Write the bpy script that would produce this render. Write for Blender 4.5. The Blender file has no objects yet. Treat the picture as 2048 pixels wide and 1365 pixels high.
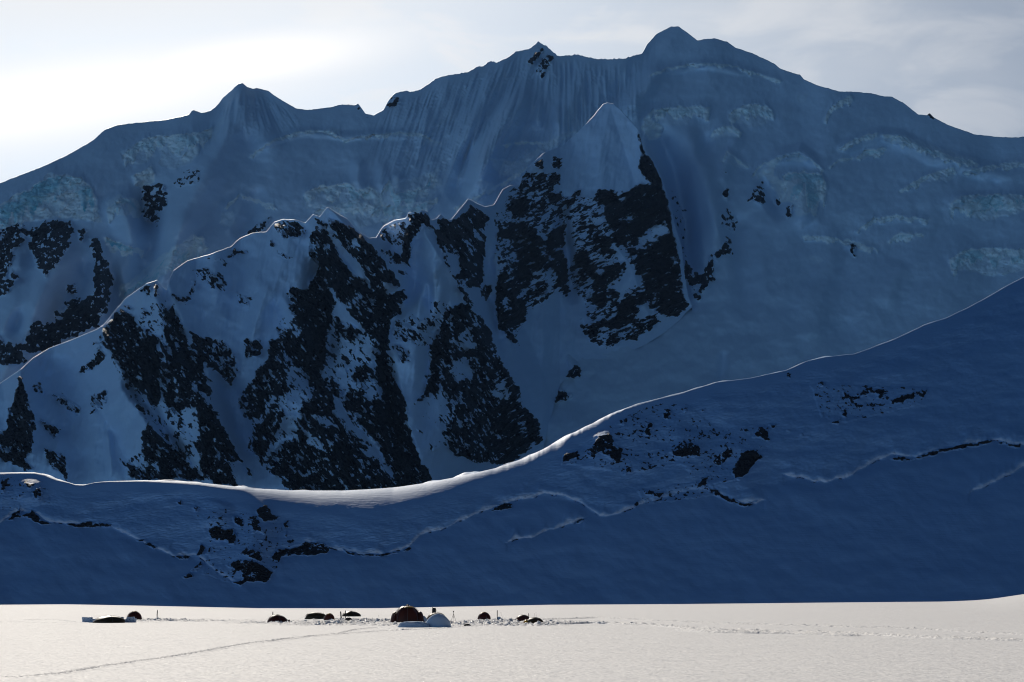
import bpy, math, random
import numpy as np
from mathutils import Vector

# ------------------------------------------------------------------ camera, sky, sun, exposure
S = bpy.context.scene
COL = S.collection
FPX = 3982.2                       # focal length in photo pixels (70 mm on 36 mm, 2048 px wide)
CAMH = 7.0
HORIZON = 1155.0
PITCH = math.atan((HORIZON - 682.5) / FPX)
cam_d = bpy.data.cameras.new("camera"); cam_d.lens = 70.0; cam_d.sensor_width = 36.0
cam_d.clip_start = 0.5; cam_d.clip_end = 20000
cam = bpy.data.objects.new("camera", cam_d); COL.objects.link(cam)
cam.location = (0, 0, CAMH); cam.rotation_euler = (math.pi/2 + PITCH, 0, 0)
S.camera = cam

SUN_EL, SUN_AZ = math.radians(27), math.radians(-15)
SUNV = Vector((math.sin(SUN_AZ)*math.cos(SUN_EL), math.cos(SUN_AZ)*math.cos(SUN_EL), math.sin(SUN_EL)))
sun_d = bpy.data.lights.new("sun", 'SUN'); sun_d.energy = 5.0; sun_d.angle = math.radians(0.5)
sun_d.color = (1.0, 0.915, 0.80)
sun = bpy.data.objects.new("sun", sun_d); COL.objects.link(sun)
sun.location = (0, 0, 60); sun.rotation_euler = SUNV.to_track_quat('Z', 'Y').to_euler()

S.view_settings.view_transform = 'Standard'; S.view_settings.look = 'None'
S.view_settings.exposure = -0.30; S.view_settings.gamma = 1.0
S.view_settings.use_curve_mapping = False
S.cycles.max_bounces = 5; S.cycles.volume_bounces = 0
S.cycles.sample_clamp_indirect = 4.0
S.cycles.use_denoising = True; S.cycles.denoising_prefilter = 'ACCURATE'; S.cycles.filter_width = 1.1

class NT:
    """tiny node-tree helper"""
    def __init__(s, tree): s.t = tree; s.t.nodes.clear()
    def n(s, kind, **kw):
        nd = s.t.nodes.new(kind)
        for k, v in kw.items():
            if k.startswith('i_'):
                key = k[2:]; nd.inputs[int(key) if key.isdigit() else key].default_value = v
            else: setattr(nd, k, v)
        return nd
    def l(s, a, b): s.t.links.new(a, b)
    def math(s, op, a, b=None, clamp=False, c=None):
        nd = s.n('ShaderNodeMath', operation=op); nd.use_clamp = clamp
        for i, v in enumerate((a, b, c)):
            if v is None: continue
            if isinstance(v, (int, float)): nd.inputs[i].default_value = v
            else: s.l(v, nd.inputs[i])
        return nd.outputs[0]
    def mixc(s, f, a, b):
        nd = s.n('ShaderNodeMix', data_type='RGBA')
        for i, v in ((0, f), (6, a), (7, b)):
            if isinstance(v, (int, float)): nd.inputs[i].default_value = v
            elif isinstance(v, tuple): nd.inputs[i].default_value = (v[0], v[1], v[2], 1)
            else: s.l(v, nd.inputs[i])
        return nd.outputs[2]
    def smooth(s, v, a, b, lo=0.0, hi=1.0):
        nd = s.n('ShaderNodeMapRange', interpolation_type='SMOOTHSTEP')
        s.l(v, nd.inputs[0])
        for i, x in ((1, a), (2, b), (3, lo), (4, hi)): nd.inputs[i].default_value = x
        return nd.outputs[0]

world = bpy.data.worlds.new("World"); S.world = world; world.use_nodes = True
w = NT(world.node_tree)
sky = w.n('ShaderNodeTexSky', sky_type='NISHITA')
sky.sun_disc = False; sky.sun_elevation = SUN_EL; sky.sun_rotation = SUN_AZ
sky.altitude = 2200; sky.air_density = 1.0; sky.dust_density = 0.6; sky.ozone_density = 4.0
tc = w.n('ShaderNodeTexCoord')
sep = w.n('ShaderNodeSeparateXYZ'); w.l(tc.outputs['Generated'], sep.inputs[0])
azi = w.math('ARCTAN2', sep.outputs[0], sep.outputs[1])
ele = w.math('ARCSINE', sep.outputs[2])
def gauss(ca, ce, wa, we, tilt=0.0):
    da = w.math('SUBTRACT', azi, ca); de = w.math('SUBTRACT', ele, ce)
    de = w.math('SUBTRACT', de, w.math('MULTIPLY', da, tilt))
    q = w.math('ADD', w.math('POWER', w.math('ABSOLUTE', w.math('DIVIDE', da, wa)), 2.0),
               w.math('POWER', w.math('ABSOLUTE', w.math('DIVIDE', de, we)), 2.0))
    return w.math('EXPONENT', w.math('MULTIPLY', q, -1.0))
cmb = w.n('ShaderNodeCombineXYZ'); w.l(azi, cmb.inputs[0]); w.l(ele, cmb.inputs[1])
mp = w.n('ShaderNodeMapping'); mp.inputs['Rotation'].default_value = (0, 0, 0.35); mp.inputs['Scale'].default_value = (1.0, 2.4, 1)
w.l(cmb.outputs[0], mp.inputs[0])
nz = w.n('ShaderNodeTexNoise', i_Scale=6.0, i_Detail=6.0, i_Roughness=0.5, i_Distortion=0.5); w.l(mp.outputs[0], nz.inputs[0])
nz2 = w.n('ShaderNodeTexNoise', i_Scale=14.0, i_Detail=6.0, i_Roughness=0.55, i_Distortion=0.6); w.l(mp.outputs[0], nz2.inputs[0])
veil = gauss(SUN_AZ+0.03, 0.25, 0.50, 0.22)                       # thin high cloud around the sun
# bright sheet low on the left, grey sheet above it, open blue towards the right
sheet = gauss(-0.24, 0.231, 0.16, 0.024, 0.20)
sheet2 = gauss(-0.14, 0.255, 0.09, 0.016, 0.16)
grey = gauss(-0.20, 0.315, 0.22, 0.050, 0.10)
wisp = w.smooth(nz2.outputs[0], 0.42, 0.66)
broad = w.smooth(nz.outputs[0], 0.35, 0.70)
cov = w.math('MAXIMUM', sheet, sheet2)
cov = w.math('MAXIMUM', cov, grey)
cov = w.math('MAXIMUM', cov, w.math('MULTIPLY', w.math('ADD', w.math('MULTIPLY', wisp, 0.50), w.math('MULTIPLY', broad, 0.22)), veil))
cov = w.math('ADD', cov, w.math('MULTIPLY', w.math('SUBTRACT', nz.outputs[0], 0.5), 0.15), clamp=True)
bright = w.math('ADD', w.math('MULTIPLY', w.math('MAXIMUM', sheet, sheet2), 0.34), 1.10)
cc = w.n('ShaderNodeVectorMath', operation='SCALE'); cc.inputs[0].default_value = (1.0, 0.985, 0.97); w.l(bright, cc.inputs[3])
open_blue = w.n('ShaderNodeVectorMath', operation='SCALE'); skt = w.n('ShaderNodeVectorMath', operation='MULTIPLY'); skt.inputs[1].default_value = (0.24, 0.45, 0.60); w.l(sky.outputs[0], skt.inputs[0]); w.l(skt.outputs[0], open_blue.inputs[0]); open_blue.inputs[3].default_value = 0.05
veilcol = w.n('ShaderNodeVectorMath', operation='SCALE'); veilcol.inputs[0].default_value = (1.02, 1.055, 1.04); w.l(veil, veilcol.inputs[3])
addc = w.n('ShaderNodeVectorMath', operation='ADD'); w.l(open_blue.outputs[0], addc.inputs[0]); w.l(veilcol.outputs[0], addc.inputs[1])
fill_glow = gauss(-2.45, 0.10, 0.75, 0.20)                          # added unseen fill behind the camera, brightens the steep faces
fill_glowc = w.n('ShaderNodeVectorMath', operation='SCALE'); fill_glowc.inputs[0].default_value = (0.34, 0.66, 1.06); w.l(w.math('MULTIPLY', fill_glow, 1.15), fill_glowc.inputs[3])
add2 = w.n('ShaderNodeVectorMath', operation='ADD'); w.l(addc.outputs[0], add2.inputs[0]); w.l(fill_glowc.outputs[0], add2.inputs[1]); addc = add2
mixed = w.mixc(cov, addc.outputs[0], cc.outputs[0])
bg = w.n('ShaderNodeBackground'); bg.inputs[1].default_value = 1.0
# the Sky Texture itself enters at 0.055 of its radiance (the SCALE node above)
w.l(mixed, bg.inputs[0])
wo = w.n('ShaderNodeOutputWorld'); w.l(bg.outputs[0], wo.inputs[0])

# ------------------------------------------------------------------ maths
cP, sP = math.cos(PITCH), math.sin(PITCH)
def ray(px, py):
    """photo pixel -> (x / y, (z - CAMH) / y) of the ray"""
    X = (px - 1024.0) / FPX; Y = (682.5 - py) / FPX
    f = cP - Y*sP
    return X / f, (sP + Y*cP) / f
def ground_point(px, py, z=0.0):
    x, p = ray(px, py); d = (z - CAMH) / p
    return x*d, d
rng = np.random.RandomState(7)
PERM = rng.permutation(512).astype(np.int64); PERM = np.concatenate([PERM, PERM])
GX = np.cos(np.linspace(0, 2*np.pi, 64, endpoint=False)); GY = np.sin(np.linspace(0, 2*np.pi, 64, endpoint=False))
def noise(x, y, seed=0):
    xi = np.floor(x).astype(np.int64); yi = np.floor(y).astype(np.int64)
    fx = x - xi; fy = y - yi
    def g(ix, iy, dx, dy):
        h = PERM[(PERM[(ix + seed*37) & 511] + iy) & 511] & 63
        return GX[h]*dx + GY[h]*dy
    u = fx*fx*fx*(fx*(fx*6-15)+10); v = fy*fy*fy*(fy*(fy*6-15)+10)
    a = g(xi, yi, fx, fy); b = g(xi+1, yi, fx-1, fy); c = g(xi, yi+1, fx, fy-1); d = g(xi+1, yi+1, fx-1, fy-1)
    return (a + u*(b-a) + v*(c-a) + u*v*(a-b-c+d)) * 1.5
def fbm(x, y, oct=4, seed=0, rough=0.5):
    s = 0; a = 1.0; t = 0
    for i in range(oct):
        s = s + a*noise(x, y, seed+i); t += a
        a *= rough; x = x*2.03 + 17.3; y = y*2.03 + 5.1
    return s / t
def ridged(x, y, oct=4, seed=0, rough=0.5):
    s = 0; a = 1.0; t = 0
    for i in range(oct):
        s = s + a*(1 - np.abs(noise(x, y, seed+i))*2); t += a
        a *= rough; x = x*2.07 + 11.3; y = y*2.07 + 3.7
    return s / t
def cells(x, y, seed=0):
    """distance to nearest and second nearest jittered point"""
    xi = np.floor(x).astype(np.int64); yi = np.floor(y).astype(np.int64)
    d1 = np.full(x.shape, 9.0); d2 = np.full(x.shape, 9.0); idv = np.zeros(x.shape)
    for ox in (-1, 0, 1):
        for oy in (-1, 0, 1):
            h = PERM[(PERM[(xi+ox+seed*31) & 511] + yi+oy) & 511]
            jx = (h & 31)/31.0; jy = ((h >> 4) & 31)/31.0
            d = np.hypot(xi+ox+jx-x, yi+oy+jy-y)
            nearer = d < d1
            d2 = np.where(nearer, d1, np.minimum(d2, d)); idv = np.where(nearer, (h & 63)/63.0, idv); d1 = np.where(nearer, d, d1)
    return d1, d2, idv
def smooth(v, a, b):
    t = np.clip((v-a)/(b-a), 0, 1); return t*t*(3-2*t)

# ------------------------------------------------------------------ terrain feature maps (surface cover of each face)
RX0, RY0, RSTEP, RW, RH = -300.0, 0.0, 2.0, 1330, 660
GXX, GYY = np.meshgrid(RX0 + RSTEP*np.arange(RW), RY0 + RSTEP*np.arange(RH))
class Field:
    def __init__(s, warp=0.0, seed=0):
        s.a = np.zeros((RH, RW)); s.wx = 0; s.wy = 0
        s.X = GXX; s.Y = GYY
        if warp:
            s.X = GXX + warp*fbm(GXX/22, GYY/22, 4, seed, 0.65); s.Y = GYY + warp*fbm(GXX/22, GYY/22, 4, seed+9, 0.65)
    def box(s, pts, m):
        x = [p[0] for p in pts]; y = [p[1] for p in pts]
        i0 = max(0, int((min(x)-m-RX0)/RSTEP)); i1 = min(RW, int((max(x)+m-RX0)/RSTEP)+2)
        j0 = max(0, int((min(y)-m-RY0)/RSTEP)); j1 = min(RH, int((max(y)+m-RY0)/RSTEP)+2)
        return slice(j0, max(j1, j0+1)), slice(i0, max(i1, i0+1))
    def seg(s, pts, m, closed=False):
        sl = s.box(pts, m); X = s.X[sl]; Y = s.Y[sl]
        d = np.full(X.shape, 1e9); t = np.zeros(X.shape)
        n = len(pts); q = list(pts) + ([pts[0]] if closed else [])
        tot = len(q) - 1
        for k in range(tot):
            (x1, y1), (x2, y2) = q[k], q[k+1]
            L = (x2-x1)**2 + (y2-y1)**2 + 1e-9
            h = np.clip(((X-x1)*(x2-x1) + (Y-y1)*(y2-y1))/L, 0, 1)
            dd = np.hypot(X-x1-h*(x2-x1), Y-y1-h*(y2-y1))
            c = dd < d; d = np.where(c, dd, d); t = np.where(c, (k+h)/tot, t)
        return sl, d, t
    def poly(s, pts, val, feather=4.0):
        sl, d, _ = s.seg(pts, feather+14, True); X = s.X[sl]; Y = s.Y[sl]
        ins = np.zeros(X.shape, bool); n = len(pts)
        for k in range(n):
            (x1, y1), (x2, y2) = pts[k], pts[(k+1) % n]
            c = ((y1 > Y) != (y2 > Y)) & (X < (x2-x1)*(Y-y1)/((y2-y1) if y2 != y1 else 1e-9) + x1)
            ins ^= c
        sd = np.where(ins, d, -d)
        m = smooth(sd, -feather, feather)
        s.a[sl] = s.a[sl]*(1-m) + val*m
    def stroke(s, pts, width, amp, add=True, taper=True, tri=False, crest=None):
        head = True
        if crest is not None and pts[0][1] - interp(crest, pts[0][0]) < 50:
            (ax, ay), (bx, by) = pts[0], pts[1]; L = math.hypot(bx-ax, by-ay); k = 90/L      # a spur that starts at the crest runs through it
            pts = [(ax-(bx-ax)*k, ay-(by-ay)*k)] + list(pts); head = False
        sl, d, t = s.seg(pts, width*1.2)
        length = sum(math.hypot(q[0]-p[0], q[1]-p[1]) for p, q in zip(pts[:-1], pts[1:]))
        m = np.clip(1-d/width, 0, 1)
        if not tri: m = m*m*(3-2*m)
        if taper:
            hl = min(0.6, max(0.15, abs(amp)*1.5/length))
            m = m*np.minimum(1, (1-t)*4 + 0.05)
            if head: m = m*smooth(t, -0.02, hl)
        if add: s.a[sl] += amp*m
        else: s.a[sl] = np.maximum(s.a[sl], amp*m)
    def blur(s, n=1):
        for _ in range(n):
            a = np.pad(s.a, 1, mode='edge')
            s.a = (a[:-2, 1:-1] + a[2:, 1:-1] + a[1:-1, :-2] + a[1:-1, 2:] + 4*a[1:-1, 1:-1])/8
        return s
    def at(s, px, py):
        u = np.clip((px-RX0)/RSTEP, 0, RW-1.001); v = np.clip((py-RY0)/RSTEP, 0, RH-1.001)
        i = u.astype(int); j = v.astype(int); fu = u-i; fv = v-j
        return (s.a[j, i]*(1-fu)*(1-fv) + s.a[j, i+1]*fu*(1-fv) + s.a[j+1, i]*(1-fu)*fv + s.a[j+1, i+1]*fu*fv)
def fr(ox, oy, sc, pts): return [(ox + x/sc, oy + y/sc) for x, y in pts]
FR = dict(F1=(400,400,4.55), F2=(400,680,4.265), F3=(750,400,4.55), F4=(1050,350,3.69), F5=(0,400,4.55), L=(0,400,2.2755),
          M=(600,350,2.1), N=(1000,180,1.8958), R=(1366,400,2.2755), U0=(0,0,2.7306), U1=(683,0,2.7306), U2=(1366,0,2.7306),
          B0=(0,900,2.936), B1=(683,900,2.936), B2=(1366,900,2.936), P=(0,0,1.0))
def paint(field, table, feather=3.0):
    for f, val, *rest in table:
        pts = fr(*FR[f], list(zip(rest[0::2], rest[1::2])))
        field.poly(pts, val, feather)

MID_ROCK = [
 ('P',.41, 985,425,1040,350,1090,340,1120,400,1200,388,1300,376,1340,440,1372,610,1300,640,1240,700,1180,690,1165,600,1100,590,1050,640,1030,690,1000,600),
 ('P',.38, 560,640,640,620,700,640,790,720,800,880,860,960,560,970,490,900,520,760), ('P',.37, 200,650,330,600,420,760,480,960,380,960,300,860,230,740), ('P',.37, 860,600,960,620,1080,880,1040,910,880,900,850,760),
 ('L',.92, 90,785,110,850,135,950,165,1010,150,1100,140,1150,100,1215,50,1200,30,1120,35,1000,60,900),
 ('L',.80, -60,1000,0,1050,50,1060,60,1200,0,1180,-80,1200),
 ('L',.75, 150,850,185,825,200,880,170,900), ('L',.62, 215,880,290,890,370,940,350,980,270,930), ('L',.5, 420,880,490,870,480,950,400,980),
 ('L',.78, 180,1000,230,1020,290,1050,270,1060,250,1090,190,1020), ('L',.82, 200,1130,270,1160,300,1180,315,1280,280,1250,240,1220),
 ('L',.88, 100,1180,150,1220,110,1235), ('L',.72, 345,790,400,740,440,700,450,660,400,680,440,640,480,700,470,740,400,785),
 ('L',.80, 450,640,480,580,540,500,600,530,640,580,700,620,730,700,720,920,690,925,620,870,580,790,540,740,500,690),
 ('L',.97, 620,640,700,620,730,700,725,900,690,920,640,800),
 ('L',.84, 745,490,790,480,820,560,850,640,900,720,940,820,950,890,900,850,850,820,790,760,740,700,730,620,760,560),
 ('L',.78, 730,740,800,740,830,800,900,870,960,950,980,1000,930,980,870,940,790,970,740,900),
 ('L',.25, 730,560,760,650,790,720,755,680), ('L',.9, 630,400,660,385,668,420,640,425), ('L',.9, 665,385,690,390,690,430,672,440), ('L',.9, 703,385,718,385,716,430,695,445),
 ('L',.7, 560,470,600,490,590,510,570,500), ('L',.7, 640,480,670,520,650,540),
 ('L',.72, 780,430,860,440,870,380,890,360,880,430,850,475,800,460), ('L',.55, 870,310,930,310,1010,340,1040,390,960,390,900,350),
 ('L',.55, 1060,430,1130,430,1140,500,1090,460), ('L',.68, 860,590,920,630,1020,640,1080,720,1060,850,1000,790,950,760,880,720),
 ('L',.8, 1110,640,1180,650,1180,700,1130,730), ('L',.9, 910,1050,990,1040,1060,1120,1100,1190,1060,1190,1000,1170,900,1140),
 ('L',.9, 905,1150,950,1160,1030,1220,1080,1300,980,1300,920,1220), ('L',.85, 930,940,960,960,1010,1050,950,1010,890,980),
 ('L',.84, 660,1020,700,1040,760,1100,840,1170,920,1270,760,1280,600,1270,540,1190,620,1180,650,1110,640,1090),
 ('L',.45, 580,1200,640,1150,700,1200,740,1240,640,1240), ('L',.9, 635,930,660,970,640,960), ('L',.85, 1110,1200,1150,1250,1140,1265),
 ('F1',.74, 670,230,740,180,880,190,960,240,970,280,900,340,790,360,730,320,680,250), ('F1',.6, 620,360,690,380,680,430,630,420),
 ('F1',.7, 700,460,760,490,850,515,780,525,710,500), ('F1',.5, 700,390,760,420,720,410), ('F1',.6, 30,530,90,510,80,550),
 ('F1',.65, 120,550,190,530,240,590,220,610,180,560), ('F1',.78, 205,530,270,490,300,460,390,465,440,455,435,475,310,510),
 ('F1',.58, 0,620,60,640,160,670,230,700,260,770,220,830,100,800,40,710), ('F1',.7, 280,820,330,870,420,930,460,1010,440,960,360,920),
 ('F1',.6, 400,870,500,890,430,915),
 ('F1',.9, 1045,150,1110,200,1195,330,1200,400,1290,540,1400,680,1530,740,1560,850,1500,900,1560,1050,1700,1250,1720,1365,1640,1290,1540,1240,1430,1100,1330,980,1240,880,1150,800,1240,920,1230,1000,1200,1130,1160,1200,1140,1400,860,1400,870,1280,900,1150,910,1120,850,1060,780,1000,830,960,870,950,790,840,830,805,1000,830,975,740,1040,690,1090,600,1010,530,985,440,1020,300,1060,250,1130,330,1110,280),
 ('F1',.72, 985,440,1020,300,1060,250,1130,330,1190,420,1150,520,1060,560,1010,530),
 ('F1',.82, 1150,160,1250,180,1380,240,1480,330,1600,450,1700,600,1820,760,1790,800,1650,720,1690,850,1700,1000,1600,870,1540,760,1480,640,1400,540,1300,420,1220,340,1170,240),
 ('F1',.3, 1350,370,1420,340,1470,410,1400,430), ('F1',.6, 1640,460,1720,460,1820,500,1820,600,1740,560),
 ('F1',.74, 1330,850,1520,740,1640,950,1700,1150,1740,1365,1640,1220,1500,1100,1350,1000), ('F1',.9, 1700,900,1820,850,1820,1050,1760,1040,1720,1000),
 ('F1',.7, 1210,1100,1290,1120,1440,1180,1440,1240,1370,1260,1220,1240), ('F1',.8, 700,1180,860,1190,880,1300,800,1365,740,1300),
 ('F1',.7, 0,1270,150,1280,180,1365,0,1365), ('F1',.7, 440,1310,520,1260,560,1340,450,1350), ('F1',.7, 640,1300,700,1250,760,1365,640,1365),
 ('F2',.9, 0,0,70,60,90,180,0,200), ('F2',.6, 80,30,200,0,180,120,90,200), ('F2',.65, 140,160,260,120,330,250,260,380,160,260),
 ('F2',.85, 380,110,500,0,520,60,440,170),
 ('F2',.79, 600,0,700,100,720,220,740,420,740,480,660,480,700,600,690,720,640,820,540,1000,460,1000,440,760,500,680,380,670,340,600,330,460,420,380,480,270,580,160),
 ('F2',.40, 430,690,520,640,600,480,640,500,560,690,450,760), ('F2',.9, 0,240,60,370,90,490,0,420),
 ('F2',.88, 0,570,60,550,120,620,150,700,230,800,300,930,220,1010,130,930,60,860,40,770,0,800),
 ('F2',.9, 0,880,60,950,150,1010,240,1080,330,1230,150,1220,100,1100,20,1000), ('F2',.8, 270,980,330,960,360,1020,310,1040), ('F2',.85, 385,1070,450,1150,440,1180,400,1120),
 ('F2',.76, 720,0,1070,0,1080,130,1030,280,1080,420,1200,640,1300,760,1400,880,1450,1000,1560,1100,1706,1280,1706,1500,720,1500,700,1190,600,1130,590,1010,700,880,830,850,820,720,880,530,960,480,1000,380,870,270,850,240,770,180),
 ('F2',.95, 720,0,1070,0,1070,160,1030,270,1090,440,1180,600,1050,500,1000,370,870,260,770,180), ('F2',.95, 1130,860,1250,880,1320,1010,1280,1100,1180,1080,1100,980),
 ('F2',.30, 870,760,940,760,1020,860,1080,960,960,920), ('F2',.4, 980,640,1120,640,1160,730,1060,760),
 ('F2',.84, 1540,0,1600,60,1590,200,1650,340,1706,420,1760,560,1800,800,1850,1100,1950,1300,1706,1300,1640,1150,1550,960,1440,890,1540,900,1380,760,1340,640,1240,600,1250,480,1360,430,1400,260,1500,280,1570,440,1540,540,1620,640,1690,740),
 ('F2',.6, 1180,200,1270,190,1240,260), ('F2',.8, 1060,320,1150,370,1200,440,1180,500,1100,470), ('F2',.8, 1290,280,1390,210,1500,280,1380,340,1310,360),
 ('F2',.35, 1390,360,1480,340,1550,420,1560,500,1450,540,1380,440), ('F2',.15, 1130,520,1220,600,1320,760,1390,850,1300,780,1160,640), ('F2',.25, 1400,850,1520,900,1540,1000,1470,980),
 ('F3',.5, 60,250,280,170,280,350,230,420,40,380), ('F3',.65, 60,470,250,520,230,600,150,560), ('F3',.6, 200,640,290,650,290,730),
 ('F3',.92, 290,130,350,100,400,110,450,100,490,150,540,270,500,260,430,200,400,290,360,330,340,440,310,600,240,590,240,400,290,270,310,180),
 ('F3',.9, 0,460,80,560,180,700,220,790,130,760,60,720,110,850,160,850,260,810,300,890,240,1000,170,1040,140,1170,120,1365,0,1365),
 ('F3',.92, 540,290,600,250,570,200,600,130,680,200,750,160,800,130,900,230,1000,300,1010,420,1000,520,980,600,1000,700,950,790,870,800,820,780,740,690,780,640,760,520,650,470,580,400),
 ('F3',.9, 800,130,890,40,950,80,1030,150,1000,280,900,230), ('F3',.5, 790,370,880,350,930,480,850,480), ('F3',.5, 900,240,980,330,940,400,880,300),
 ('F3',.85, 590,410,640,470,670,570,720,680,780,760,850,870,910,980,850,950,780,840,740,760,680,660,640,540), ('F3',.9, 950,790,1070,770,1060,860,1020,915,970,870),
 ('F3',.85, 1190,80,1290,20,1390,0,1390,130,1290,110), ('F3',.9, 1100,330,1150,240,1270,210,1330,290,1260,350,1200,350), ('F3',.45, 1250,150,1400,180,1470,300,1330,240),
 ('F3',.6, 1400,0,1700,0,1700,120,1560,150,1440,180), ('F3',.83, 1240,380,1470,350,1560,370,1640,310,1730,290,1740,410,1600,430,1500,480,1600,550,1640,660,1500,640,1380,640,1300,540,1270,460),
 ('F3',.85, 1600,450,1740,490,1760,620,1700,690,1640,620), ('F3',.65, 1640,720,1750,690,1760,880,1700,850), ('F3',.82, 1220,570,1330,560,1400,650,1420,740,1300,860,1200,830,1260,700),
 ('F3',.85, 1100,720,1200,620,1240,800,1290,900,1370,920,1380,1090,1280,1150,1200,1160,1300,1280,1310,1340,1240,1290,1120,1170,1100,1050), ('F3',.45, 1170,860,1280,920,1250,1010,1180,1000),
 ('F3',.7, 1340,880,1560,760,1550,850,1390,900), ('F3',.5, 1080,400,1150,360,1110,520,1070,560),
 ('F3',.92, 640,1030,730,980,800,950,860,960,860,1070,780,1080,700,1120,600,1250,560,1400,480,1400,580,1200), ('F3',.5, 200,1080,340,1060,490,1080,600,1120,520,1200,460,1330,200,1280,160,1200),
 ('M',.75, 640,600,710,600,790,640,810,720,850,800,920,900,940,980,1000,1030,1028,1120,960,1160,900,1200,850,1225,760,1210,640,1180,620,1080,650,1000,640,940,590,910,600,780,640,700,660,640),
 ('M',.96, 610,640,640,660,620,760,590,790,580,900,480,970,540,880,550,760,580,680), ('M',.3, 620,800,700,760,730,840,660,870), ('M',.35, 660,680,720,640,740,720,700,740),
 ('M',.25, 520,930,600,940,620,1000,540,1040,490,1000), ('M',.7, 480,1060,520,1080,500,1090), ('M',.5, 530,1120,600,1150,560,1165),
 ('M',.5, 380,650,450,640,560,640,540,700,500,720,400,700), ('M',.6, 390,700,460,740,470,790,420,800), ('M',.4, 800,900,860,860,900,960,820,960),
 ('M',.9, 350,700,380,900,420,1000,460,1100,560,1280,540,1290,440,1290,370,1100,340,900,320,800),
 ('F3',.93, 860,980,950,1050,1030,1170,1080,1365,1030,1300,980,1180,890,1060), ('F3',.55, 870,990,930,1000,960,1060,910,1050),
 ('F4',.7, 0,0,120,0,260,0,240,60,180,100,60,110), ('F4',.7, 170,140,270,120,290,200,210,240,160,180), ('F4',.8, 260,210,350,150,415,100,400,140,330,220),
 ('F4',.55, 60,250,200,200,250,260,200,310,100,290), ('F4',.85, 200,420,290,350,300,520,180,530),
 ('F4',.93, 520,130,600,110,700,150,800,90,900,60,950,160,850,190,1000,190,1020,320,990,380,850,430,800,500,690,550,640,440,600,300,560,200),
 ('F4',.5, 620,110,720,150,760,190,850,180,930,150,900,190,700,200), ('F4',.35, 700,340,800,290,850,310,760,350), ('F4',.45, 700,520,790,470,760,520,700,560),
 ('F4',.88, 880,-20,980,0,1020,100,1060,200,1090,380,1130,600,1160,800,1170,900,1210,960,1160,1010,1120,1050,1030,1030,980,1000,1000,850,960,880,930,960,880,800,820,700,770,600,900,540,1010,460,1080,440,1050,380,1000,200,930,130,920,60),
 ('F4',.25, 820,540,880,430,990,370,1040,430,900,490,840,550), ('F4',.3, 1060,600,1140,620,1100,670), ('F4',.4, 780,600,900,560,860,640,800,660),
 ('F4',.85, 420,290,440,380,500,380,560,360,560,400,500,440,630,470,640,560,520,560,490,510,560,400,430,390), ('F4',.45, 440,220,520,150,560,340,480,380,430,330),
 ('F4',.87, 370,560,450,560,480,650,540,700,520,740,400,740,370,650), ('F4',.7, 360,740,470,760,440,820,380,800), ('F4',.8, 190,560,250,560,310,650,320,780,310,900,280,860,240,740,190,640),
 ('F4',.9, 480,730,560,740,640,660,750,650,700,720,600,800,520,870,490,820), ('F4',.85, 450,920,500,880,640,850,700,880,640,930,560,980,500,950),
 ('F4',.8, 410,1050,420,1150,490,1220,550,1190,520,1110,450,1150), ('F4',.9, 540,1080,660,1060,680,960,740,900,830,910,890,880,850,980,790,1060,700,1140,600,1130),
 ('F4',.9, 780,870,880,860,900,930), ('F4',.8, 600,1180,700,1160,710,1220,690,1260,640,1240), ('F4',.9, 715,1290,735,1280,750,1305,725,1310),
 ('F4',.7, 750,1180,800,1100,880,1050,960,1030,1000,1080,920,1140,830,1220), ('F4',.95, 980,1000,1060,960,1130,1050,1040,1040),
 ('U1',.92, 1610,710,1640,720,1640,800,1680,830,1740,950,1760,1000,1700,1000,1620,920,1640,830), ('U1',.9, 1288,685,1300,683,1300,712,1290,710),
 ('F4',.12, 300,330,345,340,350,520,340,640,330,760,380,900,330,900,315,760,295,520), ('F4',.15, 640,500,700,560,780,660,850,780,780,850,700,870,640,830,700,740,760,690,700,610), ('F4',.2, 840,960,900,945,950,1000,880,1050,820,1070),
 ('N',.9, 120,280,155,270,160,300), ('N',.9, 195,260,232,255,228,300,205,290), ('N',.8, 170,320,232,310,225,360,190,350), ('N',.72, 60,360,100,310,130,330,110,370,80,380),
 ('N',.85, 30,450,100,390,110,480,60,470), ('N',.72, 0,500,110,510,160,560,100,600,50,580), ('N',.85, 250,430,310,380,300,400,260,450),
]
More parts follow.
